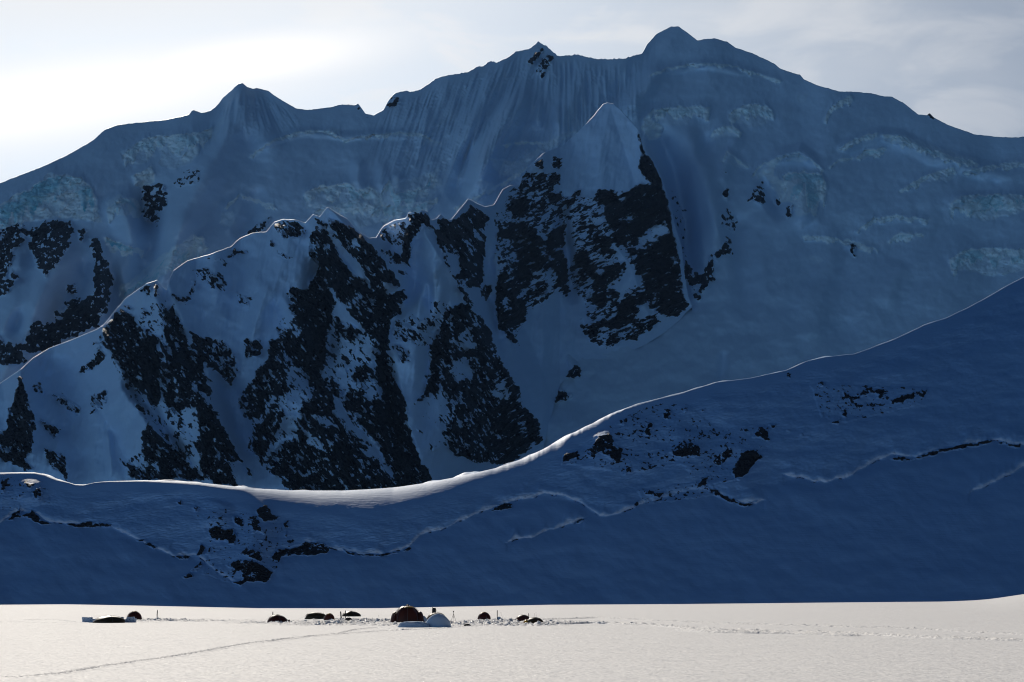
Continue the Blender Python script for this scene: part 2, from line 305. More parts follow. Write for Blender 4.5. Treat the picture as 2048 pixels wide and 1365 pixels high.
BACK_ROCK = [
 ('F5',.78, -200,260,0,260,60,240,130,240,160,210,310,270,400,190,520,180,660,200,690,300,640,400,600,490,480,640,400,700,330,620,280,460,250,330,200,400,150,520,100,620,170,700,110,800,60,880,0,870,-200,900),
 ('F5',.3, 120,480,180,400,220,440,140,560,80,740,60,700), ('F5',.88, 700,270,760,250,800,290,760,330,740,400,710,350),
 ('F5',.86, 820,350,890,340,950,470,980,600,1030,680,1020,850,950,1050,880,1150,700,1240,560,1280,420,1400,200,1400,220,1250,290,1150,350,1100,430,1120,560,1100,580,940,680,900,780,880,850,850,850,640,870,560,830,480),
 ('F5',.75, 490,1000,560,980,580,1060,480,1080), ('F5',.62, 580,750,720,760,700,860,600,880), ('F5',.8, -60,1310,200,1290,240,1500,-60,1500), ('F5',.75, 0,1200,60,1365,0,1500,-150,1500,-150,1200),
 ('U0',.74, 780,1010,900,1000,920,1130,860,1160,870,1230,800,1210,775,1180), ('U0',.5, 930,990,1060,920,1110,930,1090,1000,960,1040), ('U0',.8, 1370,1240,1480,1190,1450,1260,1330,1290),
 ('U1',.97, 1020,335,1080,262,1100,280,1070,330,1040,350), ('U1',.66, 1060,370,1120,290,1165,310,1120,400,1080,435), ('U1',.97, 250,578,290,535,318,560,300,580), ('U1',.85, 75,600,95,580,120,612), ('U1',.9, 135,655,160,640,150,665),
 ('F4',.82, 1160,700,1190,620,1230,700,1300,740,1380,600,1400,650,1390,760,1330,850,1290,930,1260,940,1230,880,1210,820,1180,780), ('F4',.9, 1390,590,1476,530,1500,480,1530,470,1510,550,1420,640),
 ('F4',.3, 1225,850,1290,820,1310,860,1250,890),
 ('F4',.48, 1070,80,1110,130,1170,260,1230,260,1200,330,1180,560,1170,700,1150,560,1110,360), ('F4',.45, 1350,250,1440,330,1476,420,1430,340),  # first: the gully's dark smear, its deep shade put in as rock colour
 ('U2',.85, 215,1080,235,1020,265,1040,245,1100), ('U2',.62, 190,1150,240,1130,300,1180,280,1280,220,1240,200,1190), ('U2',.8, 210,1350,230,1280,260,1320,280,1400),
 ('U2',.66, 330,1110,380,1060,430,980,460,1100,440,1140,400,1100), ('U2',.92, 555,1120,600,1120,600,1180,570,1205), ('U2',.7, 480,1080,530,1080,520,1130),
 ('U2',.9, 215,935,250,935,240,950), ('U2',.72, 890,1320,940,1320,930,1365,900,1365), ('R',.8, 750,200,780,205,790,270,770,260), ('U2',.95, 1325,632,1345,614,1372,640,1372,660,1340,656), ('U2',.8, 1205,575,1222,556,1230,580),
 ('M',.74, 1055,955,1100,890,1155,930,1080,960), ('M',.78, 1108,855,1160,790,1188,838,1130,858), ('M',.7, 975,835,997,862,985,860),
]
FG_ROCK_AND_GAP_SHADE = [  # outcrops, plus strips putting the schrund gaps' shade into rock colour
 ('P',.95, 0,968,18,957,8,985), ('P',.95, 52,966,66,968,60,976), ('P',.95, 65,985,78,976,84,984,76,999,70,998), ('P',.8, 36,988,42,990,38,996),
 ('P',.92, 12,1040,30,1026,38,1014,40,1030,66,1020,76,1030,84,1042,104,1048,84,1050,66,1042,50,1034,30,1038), ('P',.85, 128,1050,170,1044,222,1050,218,1054,150,1055),
 ('P',.95, 510,1020,534,1008,542,1028,560,1033,556,1040,530,1044,516,1030), ('P',.85, 504,1030,514,1036,530,1068,516,1060,504,1066), ('P',.85, 566,1046,578,1040,578,1056,570,1054), ('P',.8, 570,1064,576,1072,571,1074),
 ('P',.92, 420,1060,430,1052,450,1062,466,1058,472,1074,466,1090,452,1082,424,1078), ('P',.85, 468,1034,486,1040,484,1052,470,1044), ('P',.85, 352,1004,362,1000,360,1010), ('P',.75, 388,1016,398,1016,394,1024),
 ('P',.85, 392,1110,404,1088,410,1096,404,1110), ('P',.85, 410,1112,421,1092,420,1104), ('P',.85, 484,1106,494,1096,526,1106,524,1120,504,1116), ('P',.75, 520,1080,530,1082,526,1086),
 ('P',.88, 543,1114,556,1096,580,1098,612,1086,640,1084,664,1098,652,1110,606,1112,566,1112,560,1126,546,1120),
 ('P',.88, 452,1134,474,1122,500,1122,520,1128,546,1146,530,1166,500,1164,480,1172,464,1164,488,1158,482,1140), ('P',.85, 384,1142,402,1122,406,1132,392,1142),
 ('P',.85, 362,1152,384,1144,384,1152,368,1158), ('P',.8, 266,1078,290,1080,284,1084), ('P',.85, 292,1084,312,1094,310,1098,296,1092), ('P',.8, 350,1112,380,1112,378,1118,352,1116),
 ('P',.95, 984,1021,996,1009,1024,1006,1022,1016,1006,1022), ('P',.9, 716,1110,760,1108,800,1104,822,1094,820,1100,780,1110,730,1113), ('P',.85, 684,1098,712,1106,708,1111,690,1104),
 ('P',.86, 1122,928,1132,908,1156,900,1150,914,1136,924), ('P',.8, 1172,908,1198,872,1216,868,1228,888,1246,898,1240,924,1218,916,1200,904,1186,914), ('P',.85, 1248,948,1260,934,1264,946),
 ('P',.82, 1288,868,1296,846,1308,850,1300,870), ('P',.82, 1326,834,1338,812,1344,826,1332,838), ('P',.7, 1232,846,1256,836,1250,852), ('P',.75, 1364,818,1374,814,1372,824),
 ('P',.8, 1340,906,1366,880,1400,894,1398,910,1366,914), ('P',.9, 1395,974,1408,956,1420,952,1410,972), ('P',.75, 1428,922,1446,904,1466,898,1462,916,1440,930),
 ('P',.97, 1464,950,1474,926,1486,906,1508,898,1524,914,1512,926,1496,946,1480,958), ('P',.8, 1506,872,1518,856,1538,854,1536,880,1520,876), ('P',.85, 1536,850,1552,848,1546,858),
 ('P',.8, 1572,744,1584,748,1582,760,1574,756), ('P',.85, 1632,768,1644,762,1652,768,1640,774), ('P',.82, 1688,780,1700,795,1720,788,1744,776,1748,784,1704,800,1690,796), ('P',.82, 1750,780,1766,780,1766,798,1756,796),
 ('P',.88, 1782,802,1800,794,1830,784,1828,792,1788,806), ('P',.82, 1836,788,1852,780,1848,796), ('P',.88, 1680,824,1692,822,1692,834,1682,832), ('P',.85, 1662,846,1680,842,1680,848), ('P',.8, 1640,826,1648,828,1644,836),
 ('P',.85, 1600,868,1608,866,1606,874), ('P',.75, 1716,812,1724,812,1720,818), ('P',.75, 1402,820,1410,816,1408,824), ('P',.8, 1570,862,1582,860,1578,866),
 ('P',.93, 1778,918,1796,914,1826,918,1868,902,1926,890,1976,880,1990,884,1930,896,1880,906,1840,918,1800,922), ('P',.75, 1996,884,2044,890,2042,896,2000,889),
 ('P',.88, 1410,976,1436,982,1456,996,1490,1008,1524,1002,1490,1013,1450,1002,1430,988), ('P',.82, 1288,984,1300,982,1330,988,1326,992,1292,990), ('P',.75, 1264,1010,1280,1000,1274,1012),
 ('P',.7, 1140,1050,1172,1034,1160,1046),
]
def jitter_crest(y, x, seed, a1, a2):
    return y + a1*fbm(x/14.0, x*0+3.3, 4, seed, 0.6) + a2*fbm(x/90.0, x*0+1.3, 3, seed+5)
def interp(pts, x): return np.interp(x, [p[0] for p in pts], [p[1] for p in pts])

BACK_CREST = [(-300,470),(-150,420),(0,366),(37,352),(92,330),(130,313),(157,298),(187,280),(209,260),(234,251),(282,245),(330,240),(377,230),(379,228),(385,219),(401,226),(421,222),(436,209),(447,194),(465,179),(476,168),(484,166),(494,174),(505,178),(513,176),(535,181),(553,194),(590,216),(615,220),(659,216),(683,210),(709,211),(716,207),(723,216),(731,228),(747,231),(767,220),(778,200),(791,186),(809,182),(820,185),(844,178),(873,157),(895,151),(917,149),(936,145),(954,134),(965,134),(980,122),(994,126),(1013,117),(1035,103),(1060,98),(1077,84),(1090,92),(1115,113),(1155,110),(1170,114),(1199,120),(1247,118),(1269,112),(1284,108),(1295,88),(1313,68),(1342,53),(1357,53),(1366,59),(1395,81),(1406,79),(1428,77),(1454,84),(1472,96),(1512,110),(1549,128),(1560,138),(1600,150),(1608,159),(1633,170),(1677,183),(1714,184),(1747,189),(1769,193),(1784,194),(1805,205),(1837,230),(1853,231),(1859,226),(1868,236),(1897,251),(1930,262),(1948,269),(1996,274),(2025,275),(2048,273),(2200,290),(2360,320),(2900,430)]
MID_CREST = [(-300,900),(-120,830),(0,767),(40,740),(66,716),(97,697),(145,679),(193,659),(207,650),(228,624),(250,598),(277,578),(294,567),(308,563),(314,560),(325,573),(333,580),(340,556),(347,541),(376,521),(422,508),(461,494),(479,477),(505,466),(532,464),(549,444),(567,439),(589,439),(611,446),(626,429),(639,434),(655,414),(671,424),(695,438),(714,462),(738,476),(752,475),(767,452),(790,440),(812,436),(817,426),(830,424),(836,428),(843,421),(855,423),(862,440),(872,438),(881,429),(892,438),(902,440),(917,421),(925,412),(936,398),(945,402),(950,405),(971,414),(988,410),(1005,379),(1021,371),(1038,371),(1045,350),(1053,338),(1074,318),(1087,307),(1111,296),(1124,293),(1153,267),(1182,238),(1206,209),(1214,206),(1227,207),(1243,222),(1274,256),(1282,275),(1287,301),(1306,322),(1322,354),(1338,402),(1348,444),(1364,496),(1369,549),(1376,590),(1384,612)]
MID_BASE = [(-300,1030),(850,1030),(905,1000),(995,960),(1050,935),(1086,900),(1100,840),(1120,770),(1150,735),(1185,720),(1240,712),(1290,690),(1330,665),(1360,640),(1372,625),(1384,615)]
FG_CREST = [(-300,990),(-150,960),(0,946),(44,945),(68,945),(89,949),(112,958),(150,970),(167,970.5),(191,965),(218,963),(290,961),(341,962),(392,965),(460,972),(511,978),(579,981),(683,981.7),(734,979),(785,976),(853,966),(921,953),(990,937),(1041,920),(1084,900),(1132,874),(1211,834),(1274,808),(1359,787),(1432,765),(1498,757),(1573,741),(1612,723),(1652,714),(1709,708),(1748,694),(1788,679),(1849,650),(1893,636),(1937,615),(1981,591),(2016,570.5),(2048,554),(2200,480),(2360,420),(2900,330)]

def mesh_grid(name, P, attrs, mat):
    """P: (nv, nu, 3) -> one mesh object"""
    nv, nu = P.shape[:2]
    me = bpy.data.meshes.new(name)
    me.vertices.add(nv*nu); me.vertices.foreach_set('co', P.astype(np.float32).ravel())
    i = np.arange(nv*nu).reshape(nv, nu)
    q = np.stack([i[:-1, :-1], i[1:, :-1], i[1:, 1:], i[:-1, 1:]], -1).reshape(-1, 4)
    n = len(q)
    me.loops.add(n*4); me.polygons.add(n)
    me.loops.foreach_set('vertex_index', q.ravel().astype(np.int32))
    me.polygons.foreach_set('loop_start', (np.arange(n)*4).astype(np.int32))
    me.polygons.foreach_set('loop_total', np.full(n, 4, np.int32))
    me.polygons.foreach_set('use_smooth', np.ones(n, bool))
    for k, v in attrs.items():
        a = me.attributes.new(k, 'FLOAT', 'POINT'); a.data.foreach_set('value', v.astype(np.float32).ravel())
    me.update(calc_edges=True); me.materials.append(mat)
    o = bpy.data.objects.new(name, me); COL.objects.link(o)
    return o

def face_profile(PX, PY, tanf, Db, Rcr, Dapprox, rough=0.0, leak=45.0):
    """integrates the slope from the base up: rows go crest (0) -> base (-1);
    local steepening ('rough') is forgotten again over 'leak' so that it stays local"""
    _, phi = ray(PX, PY)
    delta = (phi[0:1] - phi)*Dapprox
    th = np.arccos(np.clip(1 - delta/Rcr, -1, 1)) ; th = np.minimum(th, 1.4)
    t = np.minimum(tanf, phi + 0.03 + np.tan(th))
    g = 1/np.maximum(t - phi, 0.04)
    dphi = phi[:-1] - phi[1:]
    inc = 0.5*(g[:-1] + g[1:])*dphi
    ln = np.zeros_like(phi)
    ln[:-1] = np.cumsum(inc[::-1], 0)[::-1]
    if not isinstance(rough, float):
        t2 = np.maximum(t + rough, phi + 0.12)
        d = (1/np.maximum(t2 - phi, 0.04) - g); d = 0.5*(d[:-1] + d[1:])*dphi
        e = np.zeros(phi.shape[1]); dy = np.abs(PY[1:] - PY[:-1])
        for r in range(phi.shape[0]-2, -1, -1):
            e = e*np.exp(-dy[r]/leak) + d[r]
            far = np.convolve(np.pad(e, 6, mode='edge'), np.ones(13)/13, 'valid')
            e = e*0.86 + far*0.14; ln[r] += e
    return Db*np.exp(ln), phi

def back_side(P, n, reach, slope, seed, R=10.0):
    """rows behind the crest falling away from the camera (so the mountain has a far side)"""
    c = P[0]; rows = []
    for k in range(n, 0, -1):
        f = k/n; s = reach*f**2.2 + 0.4*k
        drop = slope*np.maximum(0, s - R*0.5) + np.minimum(s, R)**2/(2*R)*0.5
        u = np.arange(c.shape[0])/40.0
        wob = fbm(u, u*0 + f*5, 3, seed)*reach*0.06*f
        r = c.copy(); r[:, 1] = c[:, 1] + s; r[:, 0] = c[:, 0]*(1 + s/np.maximum(c[:, 1], 1)); r[:, 2] = c[:, 2] - drop + wob
        rows.append(r)
    return np.concatenate([np.array(rows), P], 0)

# ------------------------------------------------------------------ materials
def principled(t, **kw):
    b = t.n('ShaderNodeBsdfPrincipled')
    for k, v in kw.items(): b.inputs[k].default_value = v
    o = t.n('ShaderNodeOutputMaterial'); t.l(b.outputs[0], o.inputs[0])
    return b
def new_mat(name):
    m = bpy.data.materials.new(name); m.use_nodes = True
    return m, NT(m.node_tree)

def mountain_material(name, s1, dip, streak, bump, snow, rip=0.0, rock_col=(0.005, 0.006, 0.009)):
    m, t = new_mat(name)
    b = principled(t, Roughness=0.65)
    b.inputs['Specular IOR Level'].default_value = 0.2
    geo = t.n('ShaderNodeNewGeometry')
    ar = t.n('ShaderNodeAttribute', attribute_name='rock'); ai = t.n('ShaderNodeAttribute', attribute_name='ice')
    mp = t.n('ShaderNodeMapping'); mp.inputs['Rotation'].default_value = (0, dip, 0); mp.inputs['Scale'].default_value = (1, 0.6, streak)
    t.l(geo.outputs['Position'], mp.inputs[0])
    n1 = t.n('ShaderNodeTexNoise', i_Scale=1/s1, i_Detail=6.0, i_Roughness=0.68, i_Distortion=0.3); t.l(mp.outputs[0], n1.inputs[0])
    v = t.math('ADD', ar.outputs['Fac'], t.math('MULTIPLY', t.math('SUBTRACT', n1.outputs[0], 0.5), 1.2))
    n3 = t.n('ShaderNodeTexNoise', i_Scale=1/(s1*0.4), i_Detail=4.0, i_Roughness=0.62); t.l(mp.outputs[0], n3.inputs[0])
    v = t.math('ADD', v, t.math('MULTIPLY', t.math('SUBTRACT', n3.outputs[0], 0.5), t.math('MULTIPLY', t.smooth(ar.outputs['Fac'], 0.25, 0.5), 0.35)))
    rock = t.smooth(v, 0.555, 0.625)
    # ice: cracked, slightly cyan; deep cyan only where the attribute is strong
    vo = t.n('ShaderNodeTexVoronoi', feature='DISTANCE_TO_EDGE', i_Scale=1/(s1*1.3)); t.l(geo.outputs['Position'], vo.inputs[0])
    n2 = t.n('ShaderNodeTexNoise', i_Scale=1/(s1*3), i_Detail=5.0, i_Roughness=0.6); t.l(geo.outputs['Position'], n2.inputs[0])
    icef = t.smooth(ai.outputs['Fac'], 0.15, 0.8)
    deep = t.math('MULTIPLY', t.smooth(n2.outputs[0], 0.40, 0.60), t.smooth(ai.outputs['Fac'], 0.88, 1.25))
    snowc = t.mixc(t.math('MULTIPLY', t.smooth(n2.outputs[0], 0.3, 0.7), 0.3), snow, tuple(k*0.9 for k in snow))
    icec = t.mixc(deep, (0.90, 0.97, 1.0), (0.10, 0.62, 0.76))
    c = t.mixc(icef, snowc, icec)
    rc = t.mixc(t.smooth(n3.outputs[0], 0.35, 0.75), rock_col, tuple(k*2.6 for k in rock_col))
    c = t.mixc(rock, c, rc)
    t.l(c, b.inputs['Base Color'])
    mr = t.n('ShaderNodeMapping'); mr.inputs['Rotation'].default_value = (0, 0.25, 0); mr.inputs['Scale'].default_value = (0.35, 1, 2.2); t.l(geo.outputs['Position'], mr.inputs[0])
    nr = t.n('ShaderNodeTexNoise', i_Scale=1/(s1*0.9), i_Detail=5.0, i_Roughness=0.62, i_Distortion=0.4); t.l(mr.outputs[0], nr.inputs[0])
    h = t.math('ADD', t.math('MULTIPLY', n1.outputs[0], 1.0), t.math('ADD', t.math('MULTIPLY', nr.outputs[0], rip*3.0), t.math('MULTIPLY', n3.outputs[0], 0.35)))
    amt = t.math('ADD', t.math('MULTIPLY', rock, 0.9), t.math('ADD', t.math('MULTIPLY', icef, 0.4), 0.14))
    bp = t.n('ShaderNodeBump'); bp.inputs['Distance'].default_value = bump
    t.l(amt, bp.inputs['Strength']); t.l(h, bp.inputs['Height']); t.l(bp.outputs[0], b.inputs['Normal'])
    return m
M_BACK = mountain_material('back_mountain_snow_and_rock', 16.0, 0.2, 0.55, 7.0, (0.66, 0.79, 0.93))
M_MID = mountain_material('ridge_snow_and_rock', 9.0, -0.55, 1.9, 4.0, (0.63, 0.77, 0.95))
M_FG = mountain_material('hill_shade_toned_snow_and_rock', 3.2, 0.2, 1.0, 0.8, (0.19, 0.36, 0.62), rip=0.7)  # near hill's deep shade put into a darker, bluer snow colour

# ------------------------------------------------------------------ back mountain
def struct(o, label=None):
    o['kind'] = 'structure'
    if label: o['label'] = label
    return o
D_BACK = 2650.0
back_rock = Field(12, 3); paint(back_rock, BACK_ROCK, 6); back_rock.blur(1)
back_ice = Field(10, 11)
for f, val, *r in [
 ('U0',1.0, 0,1120,60,1080,170,1020,280,940,360,950,440,970,500,1020,530,1120,560,1220,420,1200,300,1190,120,1220,0,1260,-200,1300,-200,1150),
 ('U0',1.25, 270,1080,340,1050,430,1060,420,1110,330,1130), ('U0',1.25, 90,1170,230,1120,230,1180,100,1200), ('U0',1.25, 370,1150,520,1120,540,1180,440,1190),
 ('U0',.8, 560,1110,640,1060,730,1080,770,1130,770,1190,700,1180,640,1170), ('U0',1.35, 720,960,830,910,850,990,780,1030,740,1010), ('U0',.7, 850,760,960,730,1080,740,1100,830,1040,900,940,940,870,900),
 ('U0',1.3, 1000,850,1090,810,1080,850,1010,880), ('U0',.7, 640,840,740,780,840,740,850,850,800,900,700,900), ('U0',.6, 1060,740,1160,700,1240,600,1230,660,1180,760,1130,790),
 ('F5',.9, 940,330,1150,410,1340,470,1250,460,1100,470,1000,480,950,430), ('F5',1.3, 1000,400,1120,400,1140,450,1020,470),
 ('F5',.9, 1080,780,1200,720,1360,580,1440,520,1580,420,1740,320,1820,340,1820,520,1640,600,1440,720,1300,780,1140,900), ('F5',1.35, 1080,780,1180,760,1150,860,1090,900),
 ('F1',1.35, 580,30,680,20,680,80,600,70), ('F1',1.3, 0,380,90,420,60,470,0,500), ('F1',.7, 180,100,310,90,330,200,240,260,180,200),
 ('U0',.7, 1350,850,1440,790,1500,760,1560,740,1650,715,1760,700,1865,705,1865,740,1760,735,1640,745,1540,770,1440,810,1380,870),
 ('U1',.7, 0,760,40,770,130,740,250,720,330,720,430,715,470,770,550,770,560,800,470,800,420,745,320,745,200,740,80,770,20,795,0,790),
 ('U1',.75, -200,1060,0,1010,70,990,110,1040,160,1000,210,1050,290,960,330,990,450,950,540,910,550,1000,510,1080,430,1170,340,1150,280,1190,200,1230,100,1250,0,1170,-200,1150),
 ('U1',1.25, 200,1210,260,1195,250,1225), ('U1',1.1, 470,960,510,940,520,1020,480,1040), ('U1',.75, 740,990,830,980,840,1030,790,1060,750,1030), ('U1',.8, 800,870,870,860,950,880,1050,820,1110,770,1280,700,1300,730,1180,800,1060,860,960,970,860,960),
 ('U1',.6, 880,780,1000,765,1060,770,1070,790,900,800), ('U1',1.2, 1660,640,1760,700,1740,750,1680,770,1640,700), ('U1',.6, 1040,560,1080,600,1090,680,1020,670), ('U1',.6, 1680,600,1900,580,1900,690,1760,700),
 ('U2',.6, 0,345,60,350,130,335,230,345,300,375,400,400,530,430,555,450,440,440,330,400,240,365,100,355,0,370), ('U2',.6, 0,600,170,575,130,610,40,660,0,680),
 ('U2',.65, 245,620,300,585,400,570,480,590,510,640,440,680,360,700,290,670,245,660), ('U2',.65, 140,760,190,690,260,680,330,730,320,770,220,750,150,785), ('U2',.6, 190,880,240,800,300,870,380,900,370,925,270,920),
 ('U2',.5, 520,600,600,570,600,660,550,660), ('U2',.5, 610,500,700,490,680,560,620,570), ('U2',.4, 690,690,860,640,800,690,730,710), ('U2',.55, 840,820,930,760,1040,700,1090,670,1140,650,1100,680,1040,710,1000,760,870,815),
 ('U2',1.2, 970,760,1010,740,1040,750,990,775), ('U2',.7, 1100,735,1200,740,1290,760,1420,810,1550,850,1640,880,1560,895,1440,880,1340,840,1250,790,1150,755),
 ('U2',.75, 930,880,1000,820,1060,810,1130,820,1040,860), ('U2',.6, 780,920,840,870,940,840,860,890), ('U2',.75, 390,950,470,890,560,860,640,840,690,880,640,900,550,880,490,920,440,980,400,990),
 ('U2',1.35, 440,950,500,900,500,960,550,1000,590,1100,540,1110,480,1020), ('U2',.85, 540,960,600,940,700,940,770,950,780,1020,740,1120,680,1180,620,1190,600,1110,540,1060),
 ('U2',.7, 1320,960,1400,930,1480,910,1500,960,1440,990,1300,1000,1180,1060,1200,1030), ('U2',.7, 1500,930,1600,910,1700,910,1690,930,1560,960), ('U2',.6, 1700,890,1860,870,1900,930,1780,920),
 ('U2',.75, 1460,1090,1530,1060,1570,1080,1550,1130,1480,1120), ('U2',.85, 1570,1090,1640,1060,1800,1060,1860,1090,2000,1080,2000,1130,1800,1170,1660,1215,1560,1180),
 ('U2',1.2, 1800,1110,1862,1100,1862,1140,1800,1150), ('U2',.7, 940,1255,1040,1195,1150,1175,1280,1190,1420,1200,1320,1215,1200,1200,1080,1210,980,1255), ('U2',.75, 1150,1290,1250,1260,1310,1270,1250,1300,1180,1310), ('U2',.55, 930,1300,1050,1310,1200,1330,1100,1360,950,1340),
 ('R',.65, 640,165,720,165,760,120,700,150), ('R',.6, 550,260,600,240,650,270,620,300), ('R',.5, 500,335,560,330,600,345,520,345), ('R',.8, 1210,290,1280,240,1370,215,1360,240,1460,250,1552,250,1700,240,1700,320,1552,320,1400,360,1330,330,1240,320),
 ]:
    back_ice.poly(fr(*FR[f], list(zip(r[0::2], r[1::2]))), val, 3.5)
back_ice.blur(1)
back_disp = Field()
for pts, wd, amp in [
 ([(160,455),(120,520),(80,590),(30,690),(-20,800)], 60, 70), ([(45,480),(20,600),(-20,700)], 40, 35), ([(215,500),(230,600),(235,640)], 28, -40),
 ([(60,600),(20,680)], 26, -35), ([(180,470),(200,560),(170,640)], 30, 25),
 ([(295,340),(300,430),(300,520),(260,600)], 45, -60), ([(225,380),(260,450),(300,500)], 40, 35), ([(470,215),(450,260),(400,370),(340,470),(290,540)], 55, 45),
 ([(500,225),(520,260),(560,340)], 40, 25), ([(440,200),(430,250),(400,330)], 30, -30), ([(530,190),(580,260)], 25, -15),
 ([(380,420),(340,520),(300,580)], 30, 20), ([(520,370),(500,440),(470,480)], 26, -22),
 ([(1060,150),(1030,210),(980,300),(940,400)], 45, 80), ([(1010,118),(960,220),(900,330)], 30, 35), ([(900,150),(860,230),(830,320)], 26, 20), ([(1180,118),(1130,230),(1100,300)], 30, 25), ([(1080,190),(1075,260)], 16, 18), ([(1110,200),(1112,260)], 14, 14),
 ([(1290,110),(1240,180),(1200,240)], 30, -35), ([(1325,120),(1300,160),(1270,200),(1250,240)], 30, 35), ([(940,280),(930,360),(900,400)], 26, -25),
 ([(720,310),(715,380)], 20, 16), ([(770,320),(760,385)], 18, 14), ([(800,340),(790,400)], 16, 12),
 ([(1300,240),(1345,330),(1370,440),(1385,600)], 34, -70), ([(1360,240),(1400,330),(1430,430),(1440,520)], 34, 30), ([(1465,420),(1490,520),(1500,640)], 40, -20),
 ([(1520,330),(1545,400),(1570,440)], 26, -30), ([(1600,340),(1600,400),(1620,450)], 34, 30), ([(1420,260),(1400,330)], 22, -18), ([(1480,260),(1450,330),(1440,380)], 22, 14),
 ([(1700,440),(1690,600),(1680,720)], 50, -14), ([(1800,520),(1770,620)], 40, 12), ([(1620,560),(1620,700)], 40, 10), ([(1060,640),(1075,800)], 12, -9), ([(1100,640),(1160,760)], 14, 9), ([(1450,700),(1440,800)], 16, -8),
 ([(1780,270),(1860,310),(1960,340),(2060,350)], 24, 22), ([(1670,300),(1760,270),(1830,275)], 18, 18), ([(1530,320),(1600,300),(1640,330)], 18, 22), ([(1900,400),(2048,400)], 20, 16), ([(500,300),(600,265),(690,272),(760,268),(860,278)], 12, 14), ([(1290,150),(1400,128),(1520,150)], 12, 16),
]: back_disp.stroke(pts, wd, amp, crest=BACK_CREST)
back_disp.blur(2)
ICE_CLIFFS = [   # height of the face, then the line of its top edge
 (9, [(490,318),(545,280),(600,262),(660,262),(690,278),(740,270),(800,264),(840,266),(875,282)]), (30, [(600,388),(640,372),(700,366),(715,384),(740,372),(760,390),(778,356),(790,388),(850,372),(872,345)]),
 (60, [(-60,430),(0,410),(30,388),(62,378),(80,362),(120,350),(160,355),(185,378),(200,412)]), (26, [(620,424),(700,402),(760,410),(830,412),(885,390)]),
 (9, [(1290,152),(1340,133),(1400,126),(1455,127),(1510,145),(1572,164)]), (26, [(1288,228),(1330,215),(1400,212),(1428,214)]), (30, [(1452,236),(1470,218),(1500,208),(1535,212),(1555,234)]),
 (16, [(1412,284),(1430,258),(1465,250),(1492,270)]), (10, [(1438,336),(1455,300),(1475,320),(1505,338)]), (12, [(1495,358),(1520,330),(1560,312),(1600,305),(1630,325),(1655,347)]),
 (74, [(1558,362),(1575,345),(1610,343),(1645,350),(1660,376)]), (14, [(1668,304),(1705,280),(1740,268),(1764,262)]), (20, [(1756,266),(1800,272),(1850,295),(1900,310),(1965,327)]),
 (14, [(1705,320),(1730,300),(1780,295)]), (9, [(1650,337),(1680,318),(1714,312)]), (16, [(1790,386),(1850,350),(1905,335),(1918,352)]), (15, [(1918,346),(1980,330),(2060,322)]),
 (42, [(1892,408),(1930,390),(2030,388),(2100,395)]), (14, [(1705,468),(1745,438),(1790,430),(1866,439)]), (16, [(1770,484),(1800,465),(1856,468)]), (15, [(1596,470),(1650,472),(1720,485),(1766,502)]),
 (34, [(1890,522),(1930,500),(1975,495),(2080,500)]), (36, [(238,316),(290,275),(330,271),(400,264),(432,250)]), (34, [(206,424),(240,395),(275,400),(290,428)]), (22, [(200,470),(250,490),(296,502)]),
 (44, [(236,596),(300,545),(350,495),(400,470),(416,480)]), (13, [(900,420),(990,372),(1060,330),(1146,284)]), (9, [(995,292),(1030,284),(1094,283)]), (20, [(1640,250),(1665,210),(1700,190),(1712,200)]), (12, [(440,420),(480,388),(520,400),(560,420)]) ]
def back_D_field(PX, PY, crest):
    ice = 0.62*back_ice.at(PX, PY)
    face = np.zeros(PX.shape); shelf = np.zeros(PX.shape); X1 = PX[0]
    for k, (hh, pts) in enumerate(ICE_CLIFFS):
        x0, x1 = pts[0][0], pts[-1][0]
        end = smooth(X1, x0, x0+14)*smooth(X1, x1, x1-14)
        yt = interp(pts, X1) + min(4.0, 2+hh*0.08)*fbm(X1/13, X1*0+k, 4, 151+k, 0.6)*2
        hb = hh*np.clip(0.8 + 1.3*fbm(X1/26, X1*0+k, 4, 171+k, .6), 0.15, 1.5)*end
        e = PY - yt[None]
        face = np.maximum(face, smooth(e, 0, 1.8)*smooth(e, hb[None]+1, hb[None]-3)*end[None])
        shelf = np.maximum(shelf, (smooth(e, -22, -3)*smooth(e, 1, -1) + 0.6*smooth(e, hb[None]+26, hb[None]+4)*smooth(e, hb[None]-1, hb[None]+3))*end[None])
    ice = np.maximum(ice, face*(0.78 + 0.3*back_ice.at(PX, PY)))
    t = 0.86 + 0.10*fbm(PX/160, PY/120, 2, 21)
    rough = 0.5*smooth(ice, 0.2, 0.7) + 1.7*face - 0.26*shelf*(1-face)
    flute = smooth(PY, 420, 300)*smooth(PX, 700, 860)*smooth(PX, 1330, 1240) + smooth(PY, 300, 220)*smooth(PX, 430, 460)*smooth(PX, 620, 560)
    return t, rough, ice, flute
xs = np.concatenate([np.arange(-620, -20, 8.0), np.arange(-20, 2070, 2.05), np.arange(2070, 2900, 10.0)])
NV = 420
cr = jitter_crest(interp(BACK_CREST, xs), xs, 31, 1.6, 0)
sel = smooth(xs, 760, 800)*smooth(xs, 1330, 1280)
cr = cr - sel*np.abs(fbm(xs/9, xs*0+9, 3, 77))*5
tt = (np.arange(NV)/(NV-1))[:, None]**1.12
PY = cr[None] + (1015 - cr[None])*tt; PX = np.repeat(xs[None], NV, 0)
tanf, rough, ice, flute = back_D_field(PX, PY, cr)
D, phi = face_profile(PX, PY, tanf, D_BACK, 5.0 + 3*smooth(xs, 1330, 1380)[None] + 9*smooth(xs, 440, 380)[None], 3700.0, rough, 26.0)
